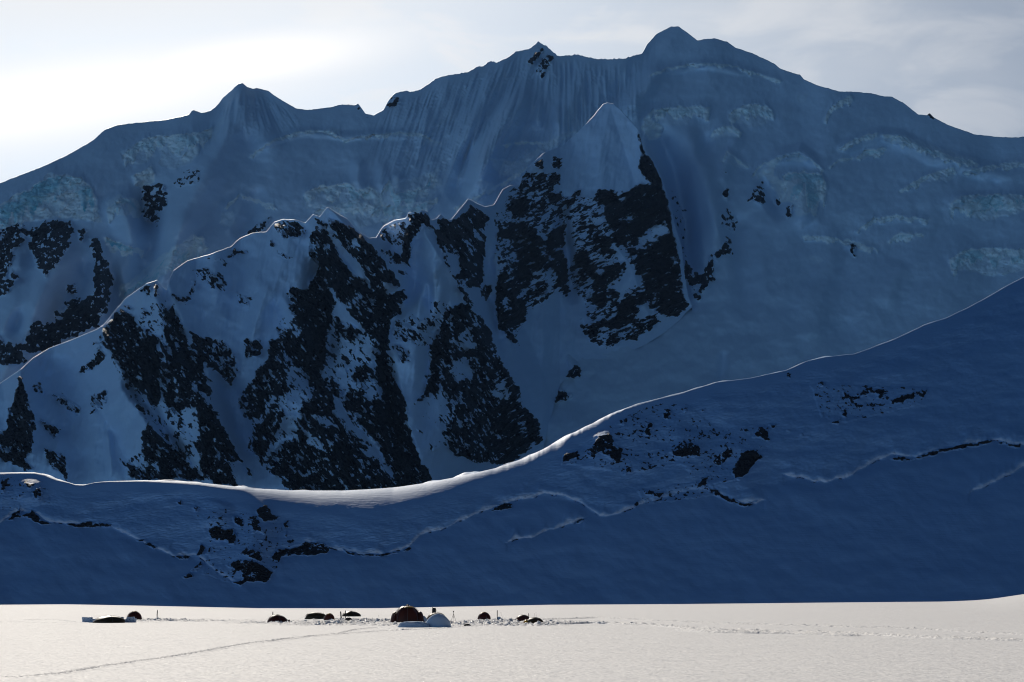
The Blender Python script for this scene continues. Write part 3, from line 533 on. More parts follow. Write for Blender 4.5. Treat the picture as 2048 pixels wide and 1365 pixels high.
def back_smooth_D(px, py):
    """the large-scale back surface on which the rocky ridge stands"""
    _, p = ray(px, py); _, pb = ray(px, np.full_like(px, 1015.0))
    n = 40; out = np.full_like(px, math.log(D_BACK)); step = (p-pb)/n
    for k in range(n): out = out + step/(0.86 - (pb + (k+0.5)*step))
    return np.exp(out)
rk = back_rock.at(PX, PY)
fade = smooth(PY - cr[None], 0, 26)
low = 1.7*back_disp.at(PX, PY) + 26*fbm(PX/140, PY/110, 4, 61)
disp = 0
acr = np.where(PX < 640, 484 + (PX-484)/(1 + np.maximum(PY-175, 0)/90.0), PX + 0.33*smooth(PX, 1130, 1000)*(PY-120))
disp = disp + flute*smooth(PY - cr[None], 0, 36)*(15*(ridged(acr/26, PY/210, 3, 41)-.5) + 13*(ridged(acr/10, PY/150, 3, 44)-.5) + 8*smooth(fbm(acr/60, PY/60, 2, 99), -.1, .3)*np.abs(noise(PX/9, PY/8, 47)))
c1, c2, cid = cells(PX/17 + 0.8*fbm(PX/24, PY/24, 3, 5), PY/14 + 0.8*fbm(PX/24, PY/24, 3, 6), 3)
c3, c4, cid2 = cells(PX/9, PY/7, 9)
icem = smooth(ice, 0.25, 0.7)
disp = disp + icem*(13*(cid-0.5) + 2*smooth(c2-c1, 0, .35) + 15*ridged(PX/44, PY/26, 5, 33, .6) - 10 + 3*(cid2-.5))
disp = disp + 5*fbm((PX+0.3*PY)/44, PY/52, 4, 69) + 1.4*fbm(PX/14, PY/10, 3, 66)
rm = smooth(rk, 0.35, 0.7)
disp = disp + rm*(12 + 22*ridged(PX/40, PY/34, 5, 71, 0.6) - 6)
D = D - disp*fade - low*(0.3 + 0.7*smooth(PY - cr[None], 0, 110))
xr, _ = ray(PX, PY)
P = np.stack([xr*D, D, CAMH + phi*D], -1)
rock_attr = rk + (0.85*fbm((PX+PY*.5)/13, (PY-PX*.2)/10, 4, 81, 0.65) + 0.45*fbm((PX+PY*.4)/5, (PY-PX*.4)/9, 3, 82, 0.6))*smooth(rk, 0.05, .35)
P = back_side(P, 26, 700, 0.8, 8, 14)
pad = lambda a, n=26: np.concatenate([np.repeat(a[:1]*0, n, 0), a], 0)
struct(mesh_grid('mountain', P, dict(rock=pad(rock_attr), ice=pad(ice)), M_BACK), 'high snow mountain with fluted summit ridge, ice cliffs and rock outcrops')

# ------------------------------------------------------------------ rocky middle ridge and pyramid buttress
mid_rock = Field(10, 13); paint(mid_rock, MID_ROCK, 5.0)
mid_disp = Field()
for pts, wd, amp in [
 ([(314,560),(325,660),(370,760),(430,880),(490,1000)], 70, 55), ([(200,655),(250,760),(310,880),(380,1000)], 60, 35), ([(40,740),(55,860),(70,960)], 34, 32), ([(100,700),(130,820),(150,960)], 60, -22),
 ([(240,740),(300,820),(350,900),(400,980)], 24, -26), ([(590,440),(540,600),(500,660)], 60, 18), ([(626,430),(690,560),(760,680)], 34, 22), ([(655,414),(720,480),(780,560),(808,598)], 42, 55), ([(640,500),(640,640),(660,760)], 40, -40),
 ([(540,560),(520,620),(500,690)], 26, 16), ([(558,580),(600,660),(610,690)], 22, 28), ([(560,690),(575,780),(555,880)], 40, 40), ([(605,750),(640,860),(720,960),(800,1020)], 55, 45), ([(680,600),(740,660),(760,720)], 34, 30),
 ([(757,683),(775,760),(790,850),(830,940)], 26, -50), ([(430,720),(470,830),(520,960)], 46, -42), ([(843,424),(850,470),(930,590),(990,700),(1040,820),(1086,880)], 62, 70), ([(843,470),(830,560),(800,640)], 34, -26), ([(868,520),(876,600),(870,640)], 26, 12), ([(845,560),(835,640)], 12, 8), ([(860,560),(858,640)], 10, -8), ([(890,600),(895,650)], 12, -8),
 ([(960,470),(965,560),(985,650),(1010,760)], 30, -55), ([(1000,478),(1020,560),(1040,660)], 26, 36), ([(870,640),(860,760),(850,900)], 34, -20), ([(905,650),(930,780),(940,900)], 50, 24), ([(920,430),(950,520),(965,560)], 30, 26),
 ([(1120,380),(1128,470),(1140,560),(1145,610)], 22, -34), ([(1190,395),(1220,480),(1260,530),(1300,640)], 40, 34), ([(1290,300),(1330,420),(1360,560)], 34, 30), ([(1060,420),(1080,500),(1090,590)], 26, 18), ([(1240,520),(1200,640),(1240,700)], 34, 20), ([(1222,208),(1200,300),(1190,380)], 60, 16),
 ([(330,600),(380,720),(430,800)], 20, -18), ([(480,480),(470,600),(455,640)], 40, -14), ([(430,520),(420,600)], 30, 10), ([(120,860),(110,960)], 40, 18), ([(215,860),(225,960)], 12, 10),
]: mid_disp.stroke(pts, wd*(1.15 if amp > 25 else 1), amp, tri=amp > 15, crest=MID_CREST)
mid_disp.blur(1)
xs = np.concatenate([np.arange(-300, -16, 6.0), np.arange(-16, 1384.5, 1.6)])
NV = 430
cr0 = interp(MID_CREST, xs)
cr = jitter_crest(cr0, xs, 51, 1.6, 0) 
cr = np.where(xs > 1375, cr0, cr)
cr = np.where((xs < 200), cr0, cr)
base = np.maximum(interp(MID_BASE, xs), cr + 3)
tt = (np.arange(NV)/(NV-1))[:, None]
tt = tt*0.9 + 0.1*tt**3
PY = cr[None] + (base - cr)[None]*tt; PX = np.repeat(xs[None], NV, 0)
rk = mid_rock.at(PX, PY); rm = smooth(rk, 0.3, 0.7)
tanf = 1.3 + 0.1*fbm(PX/120, PY/120, 2, 22)
tanf = tanf - 0.35*smooth(PX, 260, 120)
Db = (back_smooth_D(xs, base) - 0.8)*(1 - 0.15*smooth(xs, 1080, 820))
Rc = (2.0 + 5.5*smooth(xs, 260, 170))*np.clip(0.85 + 3.0*fbm(xs/18, xs*0+2, 3, 141), 0.03, 1.6)
D, phi = face_profile(PX, PY, tanf, Db[None], Rc[None], 2800.0, 0.7*rm, 40.0)
ends = smooth(1384 - PX, 0, 40)
fade = smooth(PY - cr[None], 0, 16)*(0.25 + 0.75*smooth(base[None] - PY, 0, 60))*ends
low = (1.5*mid_disp.at(PX, PY) + 20*fbm(PX/110, PY/100, 4, 62))*(0.25 + 0.75*smooth(base[None] - PY, 0, 60))*ends
disp = 6*fbm((PX+PY*.3)/34, PY/80, 4, 60)
# strata: snow ledges dip down to the left on the pyramid, run down to the right elsewhere
wl = smooth(PX, 1040, 960)
a1 = (PX*0.80 - PY*0.60); b1 = (PX*0.60 + PY*0.80)      # along / across for the left part
a2 = (PX*0.90 - PY*0.42); b2 = (PX*0.42 + PY*0.90)
crag = wl*ridged(a1/26, b1/60, 5, 72, 0.62) + (1-wl)*ridged(a2/60, b2/24, 5, 73, 0.62)
disp = disp + rm*(6 + 40*(crag-0.45)) + (1-rm)*(1.2*fbm((PX+PY*.15)/7, PY/60, 3, 75) + 2.0*ridged((PX+PY*.1)/30, PY/160, 2, 76))
D = D - disp*fade - low
xr, _ = ray(PX, PY)
P = np.stack([xr*D, D, CAMH + phi*D], -1)
nn = wl*fbm(a1/9, b1/20, 4, 82, 0.62) + (1-wl)*fbm(a2/22, b2/8, 4, 83, 0.62)
n2 = fbm(PX/34, PY/34, 3, 85)
lace = wl*fbm(a1/3.6, b1/11, 3, 93, .6) + (1-wl)*fbm(a2/11, b2/3.6, 3, 94, .6)
rock_attr = rk + (0.9*nn + 0.50*lace + 0.30*n2 + 0.05 + 0.09*(1-wl))*smooth(rk, 0.05, .35) + 0.22*(crag-0.5)*rm
rock_attr = rock_attr - 0.5*smooth(PY - cr[None], 7, 1)
P = back_side(P, 16, 180, 0.9, 9, 5)
padm = lambda a: pad(a, 16)
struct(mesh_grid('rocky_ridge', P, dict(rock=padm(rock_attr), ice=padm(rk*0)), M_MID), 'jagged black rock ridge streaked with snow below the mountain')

# ------------------------------------------------------------------ foreground hill
D_FG = 950.0
FG_ROCK_AND_GAP_SHADE = [('P',.40, 1130,930,1200,860,1300,805,1370,805,1440,860,1530,845,1540,880,1480,960,1400,975,1360,930,1250,950), ('P',.38, 380,1010,480,1020,560,1040,590,1080,540,1160,450,1165,400,1150,420,1090),
 ('P',.42, 1620,770,1700,770,1860,775,1840,810,1680,850,1640,830), ('P',.38, 0,950,100,965,100,1010,0,1020), ('P',.42, 1270,980,1420,960,1440,990,1290,1010)] + FG_ROCK_AND_GAP_SHADE
fg_rock = Field(7, 23); paint(fg_rock, FG_ROCK_AND_GAP_SHADE, 1.8)
SCHRUND = [
 [(-300,1060),(-100,1050),(0,1046),(38,1022),(66,1024),(100,1046),(160,1050),(222,1052),(250,1070),(290,1086),(320,1102),(350,1113),(395,1112),(440,1150),(480,1166)],
 [(540,1120),(560,1106),(612,1092),(660,1096),(690,1104),(716,1110),(770,1108),(818,1096),(840,1072),(880,1060),(930,1040),(965,1024),(1010,1008),(1060,996),(1090,988),(1130,994),(1164,1008),(1200,1034),(1240,1028),(1290,1006),(1350,990),(1395,976),(1430,986),(1470,1006),(1500,1010),(1540,998)],
 [(1560,948),(1610,960),(1650,966),(1700,952),(1750,924),(1785,912),(1840,916),(1900,900),(1985,882),(2048,892),(2200,905),(2360,930)],
 [(1005,1087),(1050,1078),(1100,1062),(1150,1046),(1176,1032)], [(1930,990),(1990,965),(2040,938),(2100,915)] ]
xs = np.concatenate([np.arange(-620, -20, 8.0), np.arange(-20, 2070, 1.9), np.arange(2070, 2900, 10.0)])
NV = 330
cr = interp(FG_CREST, xs) + 0.7*fbm(xs/30, xs*0, 3, 91)*smooth(xs, 1380, 1500) + 0.35*fbm(xs/50, xs*0+4, 2, 92)
base = 1252.0
tt = (np.arange(NV)/(NV-1))[:, None]**1.2
PY = cr[None] + (base - cr[None])*tt; PX = np.repeat(xs[None], NV, 0)
mp_ = np.array([p for s_ in (SCHRUND[0], SCHRUND[1], SCHRUND[2]) for p in s_]); xl = np.arange(-400, 2500, 4.0)
main = np.interp(xs, xl, np.convolve(np.pad(np.interp(xl, mp_[:, 0], mp_[:, 1]), 15, mode='edge'), np.ones(31)/31, 'valid'))
above = smooth(main[None] - PY, -4, 10)
lp = np.zeros(PX.shape); un = np.zeros(PX.shape); crack = np.zeros(PX.shape)
for k, pts in enumerate(SCHRUND):
    x0, x1 = pts[0][0], pts[-1][0]
    yl = interp(pts, xs) + 6.0*fbm(xs/30, xs*0+k, 4, 101+k, 0.48)
    ww = (15, 18, 18, 17, 22)[k]*np.clip(0.75 + 1.5*fbm(xs/40, xs*0+k, 3, 111+k), 0.25, 1.7)*smooth(xs, x0, x0+26)*smooth(xs, x1, x1-26)
    e = yl[None] - PY
    lp = np.maximum(lp, smooth(e, 0, 1.2)*smooth(e, ww[None]+0.3, ww[None]*0.2))
    un = np.maximum(un, smooth(e, 0, -1.5)*smooth(e, -34, -8)*smooth(ww, 1, 5)[None])
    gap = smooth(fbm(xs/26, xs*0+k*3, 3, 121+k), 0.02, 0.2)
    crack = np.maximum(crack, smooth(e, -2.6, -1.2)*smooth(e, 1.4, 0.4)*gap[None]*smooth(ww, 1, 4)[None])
tanf = 0.60 + 0.14*above
rough = 2.2*lp - 0.16*un*(1-lp)
# left shoulder breaks off steeply below its lit crest
brk = interp([(-300,960),(290,962),(392,968),(450,976),(492,978),(520,1000),(545,1030),(600,1300),(2400,1300)], xs)
rough = rough + 0.35*smooth(PY - brk[None], -1, 5)*smooth(brk[None]+80-PY, 0, 50)*smooth(xs, 580, 520)[None]
Rc = 8 + 10*smooth(xs, 180, 420) + 66*smooth(xs, 400, 640)*smooth(xs, 980, 760) + 20*smooth(xs, 600, 900)*smooth(xs, 1300, 1050)
Rc = Rc - 9*smooth(xs, 1050, 1300)
Rc = (Rc - 3*smooth(xs, 1300, 1500))*np.clip(1 + 1.6*fbm(xs/45, xs*0, 4, 131, 0.6)*smooth(xs, 900, 1300), 0.12, 1.8)*(1-0.6*smooth(xs, 1330, 1460))
D, phi = face_profile(PX, PY, tanf, D_FG, Rc[None], 1080.0, rough, 16.0)
rk = fg_rock.at(PX, PY); rm = smooth(rk, 0.3, 0.6)
fade = smooth(PY - cr[None], 4, 40 + 60*(smooth(xs, 430, 520)*smooth(xs, 1150, 950))[None])
disp = 3.0*fbm(PX/130, PY/70, 3, 63) + (1.2+2.3*above)*fbm((PX-1.5*PY)/150, (PY+.35*PX)/60, 3, 90) + (1-above)*0.7*fbm((PX-1.1*PY)/42, (PY+PX*.3)/60, 4, 89) + above*(0.9*fbm(PX/40, PY/16, 4, 64) + 0.18*fbm(PX/9 + .6*fbm(PX/60, PY/60, 2, 2), (PY+0.25*PX)/3.2, 3, 65)*3.2) + 0.7*lp*(fbm(PX/12, PY/8, 4, 67)*2) - 1.8*crack + rm*(1.2 + 2.0*ridged(PX/12, PY/10, 4, 68, .6))
hill_spur = Field()
for pts, wd, amp in [([(505,985),(520,1050),(500,1110),(490,1160)], 46, 9), ([(440,1000),(430,1060)], 40, 4), ([(1500,880),(1480,960),(1440,1000)], 60, 4), ([(1200,860),(1220,930)], 50, 4), ([(60,950),(60,1010)], 40, 4), ([(1330,830),(1380,900),(1400,960)], 60, 4)]: hill_spur.stroke(pts, wd, amp)
disp = disp + hill_spur.blur(1).at(PX, PY)
D = D - disp*fade
xr, _ = ray(PX, PY)
P = np.stack([xr*D, D, CAMH + phi*D], -1)
rock_attr = rk - 0.03 + (0.75*fbm(PX/8, PY/6.5, 4, 86, 0.65) + 0.3*fbm(PX/30, PY/20, 2, 87))*smooth(rk, 0.12, .4) + crack*0.0
rock_attr = np.maximum(rock_attr, crack*0.72*smooth(lp, 1, .2))  # gaps under the lip take rock colour, standing in for undercut shade
P = back_side(P, 20, 420, 0.42, 10, 40)
pad20 = lambda a: pad(a, 20)
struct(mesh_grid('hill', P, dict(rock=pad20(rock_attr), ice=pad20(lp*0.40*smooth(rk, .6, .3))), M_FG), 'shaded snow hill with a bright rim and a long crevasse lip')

# ------------------------------------------------------------------ glacier plain
def plain_material():
    m, t = new_mat('glacier_snow')
    b = principled(t, Roughness=0.8); b.inputs['Base Color'].default_value = (0.83, 0.83, 0.83, 1)
    b.inputs['Specular IOR Level'].default_value = 0.15
    geo = t.n('ShaderNodeNewGeometry')
    mp = t.n('ShaderNodeMapping'); mp.inputs['Scale'].default_value = (0.5, 1.0, 1.0); t.l(geo.outputs['Position'], mp.inputs[0])
    n1 = t.n('ShaderNodeTexNoise', i_Scale=0.35, i_Detail=5.0, i_Roughness=0.6); t.l(mp.outputs[0], n1.inputs[0])
    n2 = t.n('ShaderNodeTexNoise', i_Scale=22.0, i_Detail=2.0, i_Roughness=0.6); t.l(geo.outputs['Position'], n2.inputs[0])
    bp = t.n('ShaderNodeBump', i_Strength=0.5); bp.inputs['Distance'].default_value = 0.10; t.l(n1.outputs[0], bp.inputs['Height'])
    bp2 = t.n('ShaderNodeBump', i_Strength=0.35); bp2.inputs['Distance'].default_value = 0.02; t.l(n2.outputs[0], bp2.inputs['Height']); t.l(bp.outputs[0], bp2.inputs['Normal'])
    vg = t.n('ShaderNodeTexVoronoi', feature='F1', i_Scale=5.0); t.l(geo.outputs['Position'], vg.inputs[0])
    vs_ = t.n('ShaderNodeVectorMath', operation='SUBTRACT'); t.l(vg.outputs['Color'], vs_.inputs[0]); vs_.inputs[1].default_value = (0.5, 0.5, 0.5)
    vk = t.n('ShaderNodeVectorMath', operation='SCALE'); t.l(vs_.outputs[0], vk.inputs[0]); vk.inputs[3].default_value = 0.32
    va = t.n('ShaderNodeVectorMath', operation='ADD'); t.l(bp2.outputs[0], va.inputs[0]); t.l(vk.outputs[0], va.inputs[1])
    vn = t.n('ShaderNodeVectorMath', operation='NORMALIZE'); t.l(va.outputs[0], vn.inputs[0]); t.l(vn.outputs[0], b.inputs['Normal'])
    # mirror-like snow crystals: small facets whose random tilt sends the sun to the eye
    vo = t.n('ShaderNodeTexVoronoi', feature='F1', i_Scale=11.0); t.l(geo.outputs['Position'], vo.inputs[0])
    cs = t.n('ShaderNodeSeparateColor'); t.l(vo.outputs['Color'], cs.inputs[0])
    nx = t.math('MULTIPLY', t.math('SUBTRACT', cs.outputs[0], 0.5), 1.7); ny = t.math('MULTIPLY', t.math('SUBTRACT', cs.outputs[1], 0.5), 1.7)
    cb = t.n('ShaderNodeCombineXYZ', i_2=1.0); t.l(nx, cb.inputs[0]); t.l(ny, cb.inputs[1])
    nm = t.n('ShaderNodeVectorMath', operation='NORMALIZE'); t.l(cb.outputs[0], nm.inputs[0])
    gl = t.n('ShaderNodeBsdfGlossy', i_Roughness=0.28); gl.inputs['Color'].default_value = (1, 1, 1, 1); t.l(nm.outputs[0], gl.inputs['Normal'])
    tiny = t.math('LESS_THAN', vo.outputs['Distance'], 0.2)
    mx = t.n('ShaderNodeMixShader'); t.l(t.math('MULTIPLY', tiny, 0.10), mx.inputs[0]); t.l(b.outputs[0], mx.inputs[1]); t.l(gl.outputs[0], mx.inputs[2])
    out = [n for n in t.t.nodes if n.type == 'OUTPUT_MATERIAL'][0]; t.l(mx.outputs[0], out.inputs[0])
    return m
M_PLAIN = plain_material()
GCREST = [(-400,1212),(0,1211),(140,1210),(300,1213),(520,1218),(760,1218),(900,1215),(1100,1211),(1366,1209.5),(1700,1206),(1880,1204.5),(1940,1202),(1975,1199),(2048,1188),(2200,1172),(2500,1168)]
def axis(parts):
    out = []
    for a, b, st in parts: out.append(np.arange(a, b, st))
    return np.concatenate(out)
gx = axis([(-420,-150,9.0),(-150,-78,1.6),(-78,14,0.22),(14,96,0.5),(96,170,2.5),(170,440,9.0)])
gy = axis([(-60,60,6.0),(60,128,2.0),(128,266,0.5),(266,362,0.26),(362,420,1.5),(420,760,3.0),(760,1010,12.0)])
X, Y = np.meshgrid(gx, gy)
pxa = 1024 + X/np.maximum(Y, 150)*FPX
_, pg = ray(pxa, interp(GCREST, pxa))
zc = CAMH + pg*600.0
Z = zc*smooth(Y, 360, 600) - 22*smooth(Y, 606, 900)
Z = Z + 0.05*fbm(X/30, Y/12, 3, 14)*smooth(np.abs(Y-600), 20, 80)
def dist_poly(pts):
    d = np.full(X.shape, 1e9); s = np.zeros(X.shape); acc = 0.0
    for (x1, y1), (x2, y2) in zip(pts[:-1], pts[1:]):
        L2 = (x2-x1)**2 + (y2-y1)**2; L = math.sqrt(L2)
        h = np.clip(((X-x1)*(x2-x1)+(Y-y1)*(y2-y1))/L2, 0, 1)
        dd = np.hypot(X-x1-h*(x2-x1), Y-y1-h*(y2-y1)); c = dd < d
        d = np.where(c, dd, d); s = np.where(c, acc + h*L, s); acc += L
    return d, s
def track(pix, width, depth, rim, seed):
    global Z
    d, s = dist_poly([ground_point(*p) for p in pix])
    d = d + 0.25*fbm(s/2.0, s*0+seed, 2, seed)
    foot = 0.65 + 0.35*np.sin(s*5.2 + seed)
    depth *= 1.2; rim *= 1.3
    Z = Z - depth*np.exp(-(d/width)**2)*foot + rim*np.exp(-((d-width*1.7)/(width*0.6))**2)*(0.6 + 0.8*np.abs(noise(X*1.4, Y*1.4, seed)))
track([(-40,1358),(60,1353),(130,1346),(200,1334),(290,1321),(370,1310),(440,1297),(520,1284),(600,1276),(680,1267),(712,1259),(750,1256),(800,1260),(870,1258)], 0.30, 0.24, 0.08, 3)
track([(520,1286),(600,1275),(690,1268),(760,1262),(880,1257),(960,1252)], 0.35, 0.18, 0.08, 4)
track([(1080,1250),(1180,1247),(1300,1250),(1430,1262),(1560,1264),(1700,1268),(1900,1278),(2060,1283)], 0.45, 0.34, 0.30, 5)
track([(1080,1240),(1200,1236),(1366,1245),(1600,1252),(1800,1257),(2060,1271)], 0.4, 0.30, 0.20, 6)
track([(1366,1262),(1450,1266),(1580,1268),(1700,1272)], 0.5, 0.34, 0.32, 7)
track([(-40,1250),(30,1243),(60,1240),(110,1240),(160,1246)], 0.3, 0.14, 0.08, 8)
track([(0,1244),(100,1246),(170,1246)], 0.3, 0.10, 0.06, 9)
track([(280,1246),(420,1243),(540,1245),(640,1252)], 0.3, 0.14, 0.08, 10)
# trampled camp ground: only where people walked between the tents
tramp = np.zeros(X.shape)
for (px, py, rx, ry, a) in [(300,1240,5,8,.8),(340,1241,7,8,.9),(400,1242,8,5,.6),(470,1241,6,5,.4),(555,1246,6,6,.8),(600,1244,6,6,.7),(665,1248,7,9,1.2),(700,1241,6,9,1.1),(745,1243,8,12,1.1),(790,1250,6,6,1.0),(850,1249,6,8,.9),(915,1248,7,11,1.2),(960,1247,8,9,1.1),(1010,1243,6,12,1.1),(1040,1250,6,6,1.0),(1090,1244,5,8,.8),(1140,1242,6,4,.3)]:
    cx, cy = ground_point(px, py); tramp = np.maximum(tramp, a*np.exp(-(((X-cx)/rx)**2 + ((Y-cy)/ry)**2)))
bumps = np.abs(noise(X*0.9, Y*0.55, 15)) + 0.6*np.abs(noise(X*2.0, Y*1.3, 16)) + 0.3*noise(X*4.2, Y*3.0, 17)
Z = Z + tramp*0.80*(bumps - 0.46)
Pg = np.stack([X, Y, Z], -1)[::-1]
ground = struct(mesh_grid('snow_ground', Pg, {}, M_PLAIN), 'flat sunlit glacier snow with ski tracks and trampled camp')

# ------------------------------------------------------------------ camp
def simple_mat(name, col, rough=0.6, trans=0.0, spec=0.3):
    m, t = new_mat(name)
    geo = t.n('ShaderNodeTexCoord'); nz_ = t.n('ShaderNodeTexNoise', i_Scale=3.0, i_Detail=3.0); t.l(geo.outputs['Object'], nz_.inputs[0])
    c = t.mixc(t.math('MULTIPLY', nz_.outputs[0], 0.5), tuple(col), tuple(k*0.7 for k in col))
    b = principled(t, Roughness=rough); b.inputs['Specular IOR Level'].default_value = spec; t.l(c, b.inputs['Base Color'])
    if trans:
        tr = t.n('ShaderNodeBsdfTranslucent'); t.l(c, tr.inputs['Color'])
        mx = t.n('ShaderNodeMixShader', i_0=trans); t.l(b.outputs[0], mx.inputs[1]); t.l(tr.outputs[0], mx.inputs[2])
        out = [n for n in t.t.nodes if n.type == 'OUTPUT_MATERIAL'][0]; t.l(mx.outputs[0], out.inputs[0])
    return m
NY_RED = simple_mat('rust_nylon', (0.055, 0.010, 0.004), 0.5, 0.05)
NY_ORANGE = simple_mat('orange_nylon', (0.075, 0.015, 0.004), 0.5, 0.04)
NY_YELLOW = simple_mat('yellow_nylon', (0.45, 0.24, 0.015), 0.45, 0.12)
NY_OLIVE = simple_mat('olive_nylon', (0.035, 0.022, 0.006), 0.5, 0.05)
BLACK = simple_mat('black_gear', (0.012, 0.012, 0.014), 0.5)
GREY = simple_mat('grey_metal', (0.10, 0.11, 0.12), 0.4)
SKIB = simple_mat('dark_ski', (0.02, 0.03, 0.04), 0.35)
def shade_toned_camp_snow():
    m, t = new_mat('shade_toned_camp_snow')
    b = principled(t, Roughness=0.8); b.inputs['Base Color'].default_value = (0.40, 0.50, 0.64, 1); b.inputs['Specular IOR Level'].default_value = 0.15  # shade of the mound and wall fronts put into a darker, bluer base
    g = t.n('ShaderNodeTexCoord'); n_ = t.n('ShaderNodeTexNoise', i_Scale=2.5, i_Detail=5.0, i_Roughness=0.6); t.l(g.outputs['Object'], n_.inputs[0])
    bp = t.n('ShaderNodeBump', i_Strength=0.5); bp.inputs['Distance'].default_value = 0.12; t.l(n_.outputs[0], bp.inputs['Height']); t.l(bp.outputs[0], b.inputs['Normal'])
    return m
CSNOW = shade_toned_camp_snow()
class MB:
    def __init__(s): s.v = []; s.f = []
    def grid(s, P, closed=False):
        n, m = len(P), len(P[0]); b0 = len(s.v)
        for r in P: s.v += [tuple(p) for p in r]
        for i in range(n-1):
            for j in range(m if closed else m-1):
                k = (j+1) % m; s.f.append((b0+i*m+j, b0+i*m+k, b0+(i+1)*m+k, b0+(i+1)*m+j))
        return b0
    def tube(s, pts, r, n=6):
        pts = [Vector(p) for p in pts]; rings = []
        rr = r if isinstance(r, (list, tuple)) else [r]*len(pts)
        for i, p in enumerate(pts):
            d = (pts[min(i+1, len(pts)-1)] - pts[max(i-1, 0)]).normalized()
            a = d.cross(Vector((0.3, 1, 0.2))).normalized(); c = d.cross(a)
            rings.append([p + (a*math.cos(q*2*math.pi/n) + c*math.sin(q*2*math.pi/n))*rr[i] for q in range(n)])
        b0 = s.grid(rings, True); k = b0 + (len(pts)-1)*n
        s.f.append(tuple(range(b0, b0+n))[::-1]); s.f.append(tuple(range(k, k+n)))
    def box(s, c, h, rot=0.0, taper=1.0):
        b0 = len(s.v); cr_, sr = math.cos(rot), math.sin(rot)
        for sz in (-1, 1):
            k = taper if sz > 0 else 1
            for sx, sy in ((-1,-1),(1,-1),(1,1),(-1,1)):
                x, y = sx*h[0]*k, sy*h[1]*k
                s.v.append((c[0]+x*cr_-y*sr, c[1]+x*sr+y*cr_, c[2]+sz*h[2]))
        for q in ((0,3,2,1),(4,5,6,7),(0,1,5,4),(1,2,6,5),(2,3,7,6),(3,0,4,7)): s.f.append(tuple(b0+i for i in q))
    def build(s, name, mat, parent=None, smooth_=True, bevel=0.0):
        me = bpy.data.meshes.new(name); me.from_pydata(s.v, [], s.f); me.update()
        if smooth_: me.polygons.foreach_set('use_smooth', [True]*len(me.polygons))
        me.materials.append(mat)
        o = bpy.data.objects.new(name, me); COL.objects.link(o)
        if parent: o.parent = parent
        if bevel:
            md = o.modifiers.new('bevel', 'BEVEL'); md.width = bevel; md.segments = 2
        return o
def tag(o, label, cat, group=None):
    o['label'] = label; o['category'] = cat
    if group: o['group'] = group
    return o
def thing(name, px, py, label, cat, group=None, rz=0.0, sink=0.04):
    x, y = ground_point(px, py); o = bpy.data.objects.new(name, None); COL.objects.link(o)
    o.location = (x, y, -sink); o.rotation_euler = (0, 0, rz); o.empty_display_size = 0.5
    return tag(o, label, cat, group), y/FPX
R_ = random.Random(5)
def dome_surface(a, b, h, z0, z1, lean=0.0, nth=40, nv=14, sag=0.07, power=0.78, off=0.0, lump=0.0, npole=4):
    P = []
    for i in range(nv+1):
        t = z0 + (z1-z0)*i/nv                      # 0 ground .. 1 apex
        ph = t*math.pi/2; rr = max(math.cos(ph), 0.0)**power; zz = h*math.sin(ph)**1.0
        row = []
        for j in range(nth):
            q = 2*math.pi*j/nth
            k = 1 - sag*abs(math.sin(npole*q/2 + 0.4))**1.3*math.sin(ph*1.1)
            l = 1 + lump*math.sin(3*q+1.3)*math.sin(5*t)
            row.append((a*rr*k*l*math.cos(q) + lean*a*t + off, b*rr*k*l*math.sin(q), zz*(1 + 0.5*lump*math.sin(2*q+6*t))))
        P.append(row)
    return P
def tent(px, py, wpx, hpx, label, body, cap, lean=0.0, lump=0.0, power=0.78, capfrom=0.62, vest=None, depth=0.85, rz=0.0, door=True, shape_name='dome_tent'):
    o, mpp = thing(shape_name, px, py, label, 'tent', 'tents pitched across the glacier camp', rz)
    a = wpx*mpp/2; h = hpx*mpp
    m = MB(); m.grid(dome_surface(a, a*depth, h, 0, 1, lean, lump=lump, power=power), True); m.build('canopy', body, o)
    m = MB(); P = dome_surface(a*1.015, a*depth*1.015, h*1.012, capfrom, 1, lean, lump=lump, power=power, nv=8, sag=0.05)
    for r in P[:1]:
        for j in range(len(r)): r[j] = (r[j][0], r[j][1], r[j][2] - 0.10*h*abs(math.sin(2*math.pi*j/len(r)*2+0.4)))
    m.grid(P, True); m.build('rain_fly', cap, o)
    for q in (0.4, 0.4+math.pi/2):
        pts = []
        for k in range(25):
            t = k/24*math.pi; ph = math.sin(t); s_ = math.cos(t)
            sg = 1 if s_ >= 0 else -1
            rr = abs(s_)**power; tt_ = math.asin(min(1, ph))/(math.pi/2)
            pts.append((sg*a*1.03*rr*math.cos(q) + lean*a*tt_, sg*a*depth*1.03*rr*math.sin(q), h*1.03*ph))
        m = MB(); m.tube(pts, 0.016); m.build('tent_pole', GREY, o)
    if vest:
        side, vw, vh, vm = vest
        m = MB(); P = dome_surface(a*vw, a*0.55, h*vh, 0, 1, 0.0, nth=20, nv=8, sag=0.1, power=0.7, off=side*a*0.85)
        m.grid(P, True); m.build('vestibule', vm, o)
    if door:
        m = MB(); Q = []
        for i in range(8):
            t = 0.02 + 0.55*i/7; ph = t*math.pi/2; rr = math.cos(ph)**power; row = []
            for j in range(7):
                q = -math.pi/2 + (-0.42 + 0.84*j/6)*(1 - 0.8*(i/7)**2)
                row.append((a*1.02*rr*math.cos(q) + lean*a*t, a*depth*1.02*rr*math.sin(q), h*1.0*math.sin(ph)))
            Q.append(row)
        m.grid(Q); m.build('door', body, o)
    for sgn in (-1, 1):
        m = MB(); m.tube([(sgn*a*0.75 + lean*a*0.4, -0.1, h*0.62), (sgn*a*1.5, -0.5, 0.05)], 0.006, 4); m.build('guy_line', BLACK, o)
    return o
